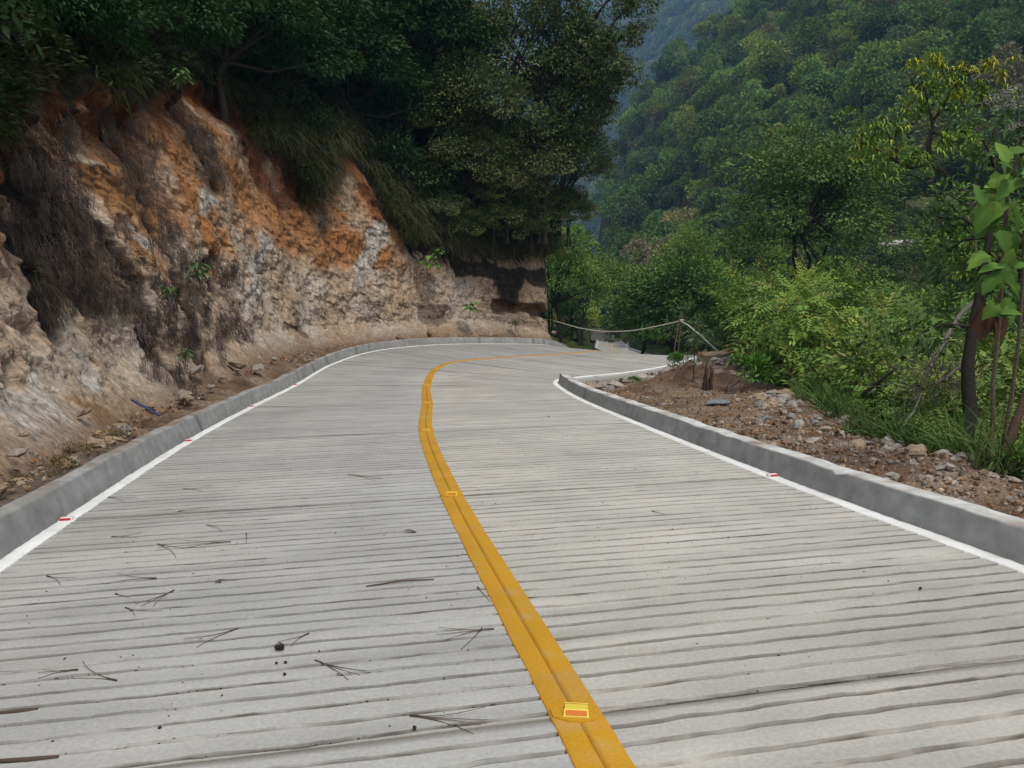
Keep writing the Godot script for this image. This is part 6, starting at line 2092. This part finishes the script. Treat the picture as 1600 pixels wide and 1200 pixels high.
func build_litter() -> void:
	rng.seed = 99
	# fallen pine needles: (x, z) of the joint, direction, length
	var spots := [
		[Vector3(-0.893, -0.324, -3.245), Vector3(-0.669, -0.304, -3.079), 4, "fan of four pine needles near the lower middle of the left lane"],
		[Vector3(-0.389, -0.266, -2.740), Vector3(-0.098, -0.254, -2.668), 4, "long pine needle sprig lowest on the left lane near the centre line"],
		[Vector3(-0.102, -0.339, -3.573), Vector3(-0.386, -0.341, -3.530), 3, "pale thin needles just left of the centre line"],
		[Vector3(-0.154, -0.340, -3.575), Vector3(-0.233, -0.318, -3.319), 1, "single needle crossing the pale thin needles"],
		[Vector3(-0.196, -0.398, -4.173), Vector3(-0.112, -0.374, -3.938), 1, "short bent needle touching the centre line"],
		[Vector3(-1.397, -0.370, -3.630), Vector3(-1.573, -0.356, -3.446), 2, "curved needles right of the lane middle above the forked twig"],
		[Vector3(-1.980, -0.436, -4.212), Vector3(-2.041, -0.414, -3.965), 3, "branched needles lying across two others on the left lane"],
		[Vector3(-2.118, -0.414, -3.950), Vector3(-1.920, -0.397, -3.814), 2, "needles crossing the branched bunch on the left lane"],
		[Vector3(-2.290, -0.438, -4.175), Vector3(-2.172, -0.430, -4.108), 1, "short needle left of the branched bunch"],
		[Vector3(-2.193, -0.462, -4.445), Vector3(-2.511, -0.469, -4.451), 2, "straight needles flat in a groove on the left lane"],
		[Vector3(-2.895, -0.482, -4.518), Vector3(-2.688, -0.467, -4.402), 2, "faint needles near the left edge line"],
		[Vector3(-2.018, -0.531, -5.209), Vector3(-2.491, -0.531, -5.114), 3, "long needle bunch near the middle of the left lane"],
		[Vector3(-2.506, -0.537, -5.177), Vector3(-2.162, -0.506, -4.919), 2, "needles meeting the long bunch at its left"],
		[Vector3(-1.967, -0.549, -5.418), Vector3(-1.867, -0.524, -5.168), 1, "tiny hooked needle right of the long bunch"],
		[Vector3(-2.353, -0.581, -5.675), Vector3(-2.124, -0.565, -5.551), 2, "pair of needles above the long bunch"],
		[Vector3(-2.943, -0.566, -5.398), Vector3(-2.740, -0.564, -5.418), 2, "needles left of the long bunch"],
		[Vector3(-3.673, -0.706, -6.724), Vector3(-3.391, -0.689, -6.602), 2, "dark needles at the left edge line beyond the red stud"],
		[Vector3(-1.660, -0.745, -7.550), Vector3(-1.238, -0.718, -7.354), 3, "needles on the far part of the left lane near the centre line"],
		[Vector3(-2.779, -0.634, -6.144), Vector3(-2.556, -0.640, -6.258), 1, "single needle in a groove beyond the long bunch"],
		[Vector3(-1.737, -0.325, -3.089), Vector3(-2.035, -0.342, -3.205), 2, "forked needle twig near the left picture edge"],
		[Vector3(-1.972, -0.340, -3.197), Vector3(-2.120, -0.340, -3.165), 3, "curled needles beside the forked twig"],
		[Vector3(-1.018, -0.355, -3.550), Vector3(-1.109, -0.345, -3.426), 2, "needles on top of the pine cone"],
		[Vector3(-1.766, -0.448, -4.388), Vector3(-1.647, -0.445, -4.381), 1, "needle beside the small curled leaf"],
		[Vector3(-3.111, -0.723, -7.021), Vector3(-2.867, -0.714, -6.973), 2, "needles far up the left lane near the white line"],
		[Vector3(1.121, -0.531, -5.856), Vector3(1.207, -0.518, -5.729), 1, "needle on the right lane near the centre line"],
	]
	for q in spots:
		var b := Buf.new()
		var a: Vector3 = q[0]
		var e: Vector3 = q[1]
		var dir := (e - a).normalized()
		var length := a.distance_to(e)
		var needles: int = q[2]
		var side := dir.cross(UP).normalized()
		for k in needles:
			var bend := (0.0 if needles == 1 else lerpf(-0.28, 0.28, k / (needles - 1.0))) + r(-0.08, 0.08)
			var path := []
			var radii := []
			var p := Vector3(0, 0.008, 0)
			var d := (dir + side * bend * 0.25).normalized()
			for j in 6:
				path.append(p)
				radii.append(0.0022 - 0.0002 * j)
				p += d * length * r(0.9, 1.05) / 5.0
				d = (d + side * bend * 0.42).normalized()
				p.y = maxf(p.y - 0.0005 + r(-0.002, 0.003), 0.006 + (d.y * length / 5.0) * (j + 1))
			b.tube(path, radii, 4, Color(0.085, 0.062, 0.048) * r(0.7, 1.2))
		b.tube([Vector3(0, 0.008, 0) - dir * 0.012, Vector3(0, 0.009, 0) + dir * length * 0.14], [0.0040, 0.0034], 5, Color(0.05, 0.035, 0.03))
		tag(put("pine_needles", b.mesh(true), M.wood, self, a), q[3], "pine needles", "fallen pine needles on the road")
	# pine cone, seeds and a curled leaf
	var cone := Buf.new()
	for k in 46:
		var f := k / 45.0
		var a := k * 2.4
		var rad := 0.030 * sin(PI * (0.12 + 0.80 * f))
		var p := Vector3((f - 0.5) * 0.066, cos(a) * rad * 0.6, sin(a) * rad * 0.6)
		var d := Vector3(0.35, cos(a), sin(a)).normalized()
		cone.leaf(p, d, d.cross(Vector3(1, 0, 0)).normalized(), rad * 0.62 + 0.006, 0.018, -0.2, Color(0.050, 0.038, 0.034) * r(0.6, 1.4))
	cone.tube([Vector3(-0.035, 0, 0), Vector3(-0.01, 0, 0), Vector3(0.02, 0, 0), Vector3(0.036, 0, 0)], [0.006, 0.017, 0.016, 0.004], 8, Color(0.03, 0.024, 0.02))
	var c := put("pine_cone", cone.mesh(), M.wood)
	c.transform = Transform3D(Basis(UP, 0.25).scaled(Vector3.ONE * 0.66), Vector3(-1.103, -0.340, -3.376) + UP * 0.02)
	tag(c, "small dark pine cone lying on the left lane", "pine cone")
	var drop := rock(9, 0.7)
	var dark: StandardMaterial3D = M.wood.duplicate()
	dark.albedo_color = Color(0.03, 0.024, 0.02).linear_to_srgb()
	rng.seed = 100
	var seeds := [[Vector3(-1.072, -0.325, -3.226), 0.010, "dark pellet just below the pine cone, left of a pair"], [Vector3(-1.032, -0.325, -3.230), 0.011, "dark pellet just below the pine cone, right of a pair"], [Vector3(-1.000, -0.313, -3.110), 0.011, "round dark pellet farther below the pine cone"], [Vector3(-0.907, -0.333, -3.347), 0.007, "tiny dark speck above the fan of pine needles"], [Vector3(-0.369, -0.257, -2.645), 0.013, "dark crumb left of the orange-yellow centre line near the picture's bottom"], [Vector3(-1.354, -0.279, -2.682), 0.010, "brown crumb on the left lane near the bottom edge"], [Vector3(-0.293, -0.293, -3.047), 0.006, "small crumb right of the lane's middle below long needles"], [Vector3(2.276, -0.336, -4.025), 0.013, "dark pebble on the right lane"], [Vector3(0.578, -1.113, -11.912), 0.014, "dark pebble on the far right lane before the inner bend"]]
	for q in seeds:
		var s := put("crumb", drop, dark)
		s.transform = Transform3D(Basis.from_euler(ball() * 2.0).scaled(Vector3.ONE * q[1] * 0.7), q[0] + UP * (q[1] * 0.6 + 0.004))
		tag(s, q[2], "crumb")
	var lf := Buf.new()
	lf.broad(Vector3(-0.05, 0.012, 0), Vector3(1, 0.35, 0).normalized(), Vector3(0, 0.35, 1).normalized(), 0.10, 0.055, 0.6, Color(0.06, 0.045, 0.038))
	tag(put("dry_leaf", lf.mesh(), M.dry, self, Vector3(-0.744, -0.523, -5.389)), "curled dark dry leaf on the left lane by the centre line", "leaf")
	lf = Buf.new()
	lf.broad(Vector3(-0.02, 0.012, 0), Vector3(1, 0.25, 0).normalized(), Vector3(0, 0.3, 1).normalized(), 0.05, 0.03, 0.6, Color(0.05, 0.04, 0.03))
	tag(put("dry_leaf", lf.mesh(), M.dry, self, Vector3(-1.772, -0.445, -4.354)), "small dark curled leaf with a needle on the left lane", "leaf")
	for q in [[Vector3(-1.924, -0.306, -2.847), Vector3(-2.060, -0.306, -2.816), 0.008, "dark twig at the left picture edge beside forked needles"], [Vector3(-1.634, -0.267, -2.496), Vector3(-1.832, -0.269, -2.474), 0.009, "dark stick in the lower left corner"], [Vector3(-0.467, -0.418, -4.330), Vector3(-0.854, -0.416, -4.228), 0.005, "thin dark twig in a groove left of the centre line"]]:
		var tb := Buf.new()
		var e: Vector3 = q[1] - q[0]
		tb.tube([Vector3.UP * 0.008, e * 0.5 + UP * 0.009 + ball() * 0.01, e + UP * 0.008], [q[2] * 0.6, q[2], q[2] * 0.8], 6, Color(0.07, 0.05, 0.04))
		tag(put("twig", tb.mesh(true), M.wood, self, q[0]), q[3], "twig")
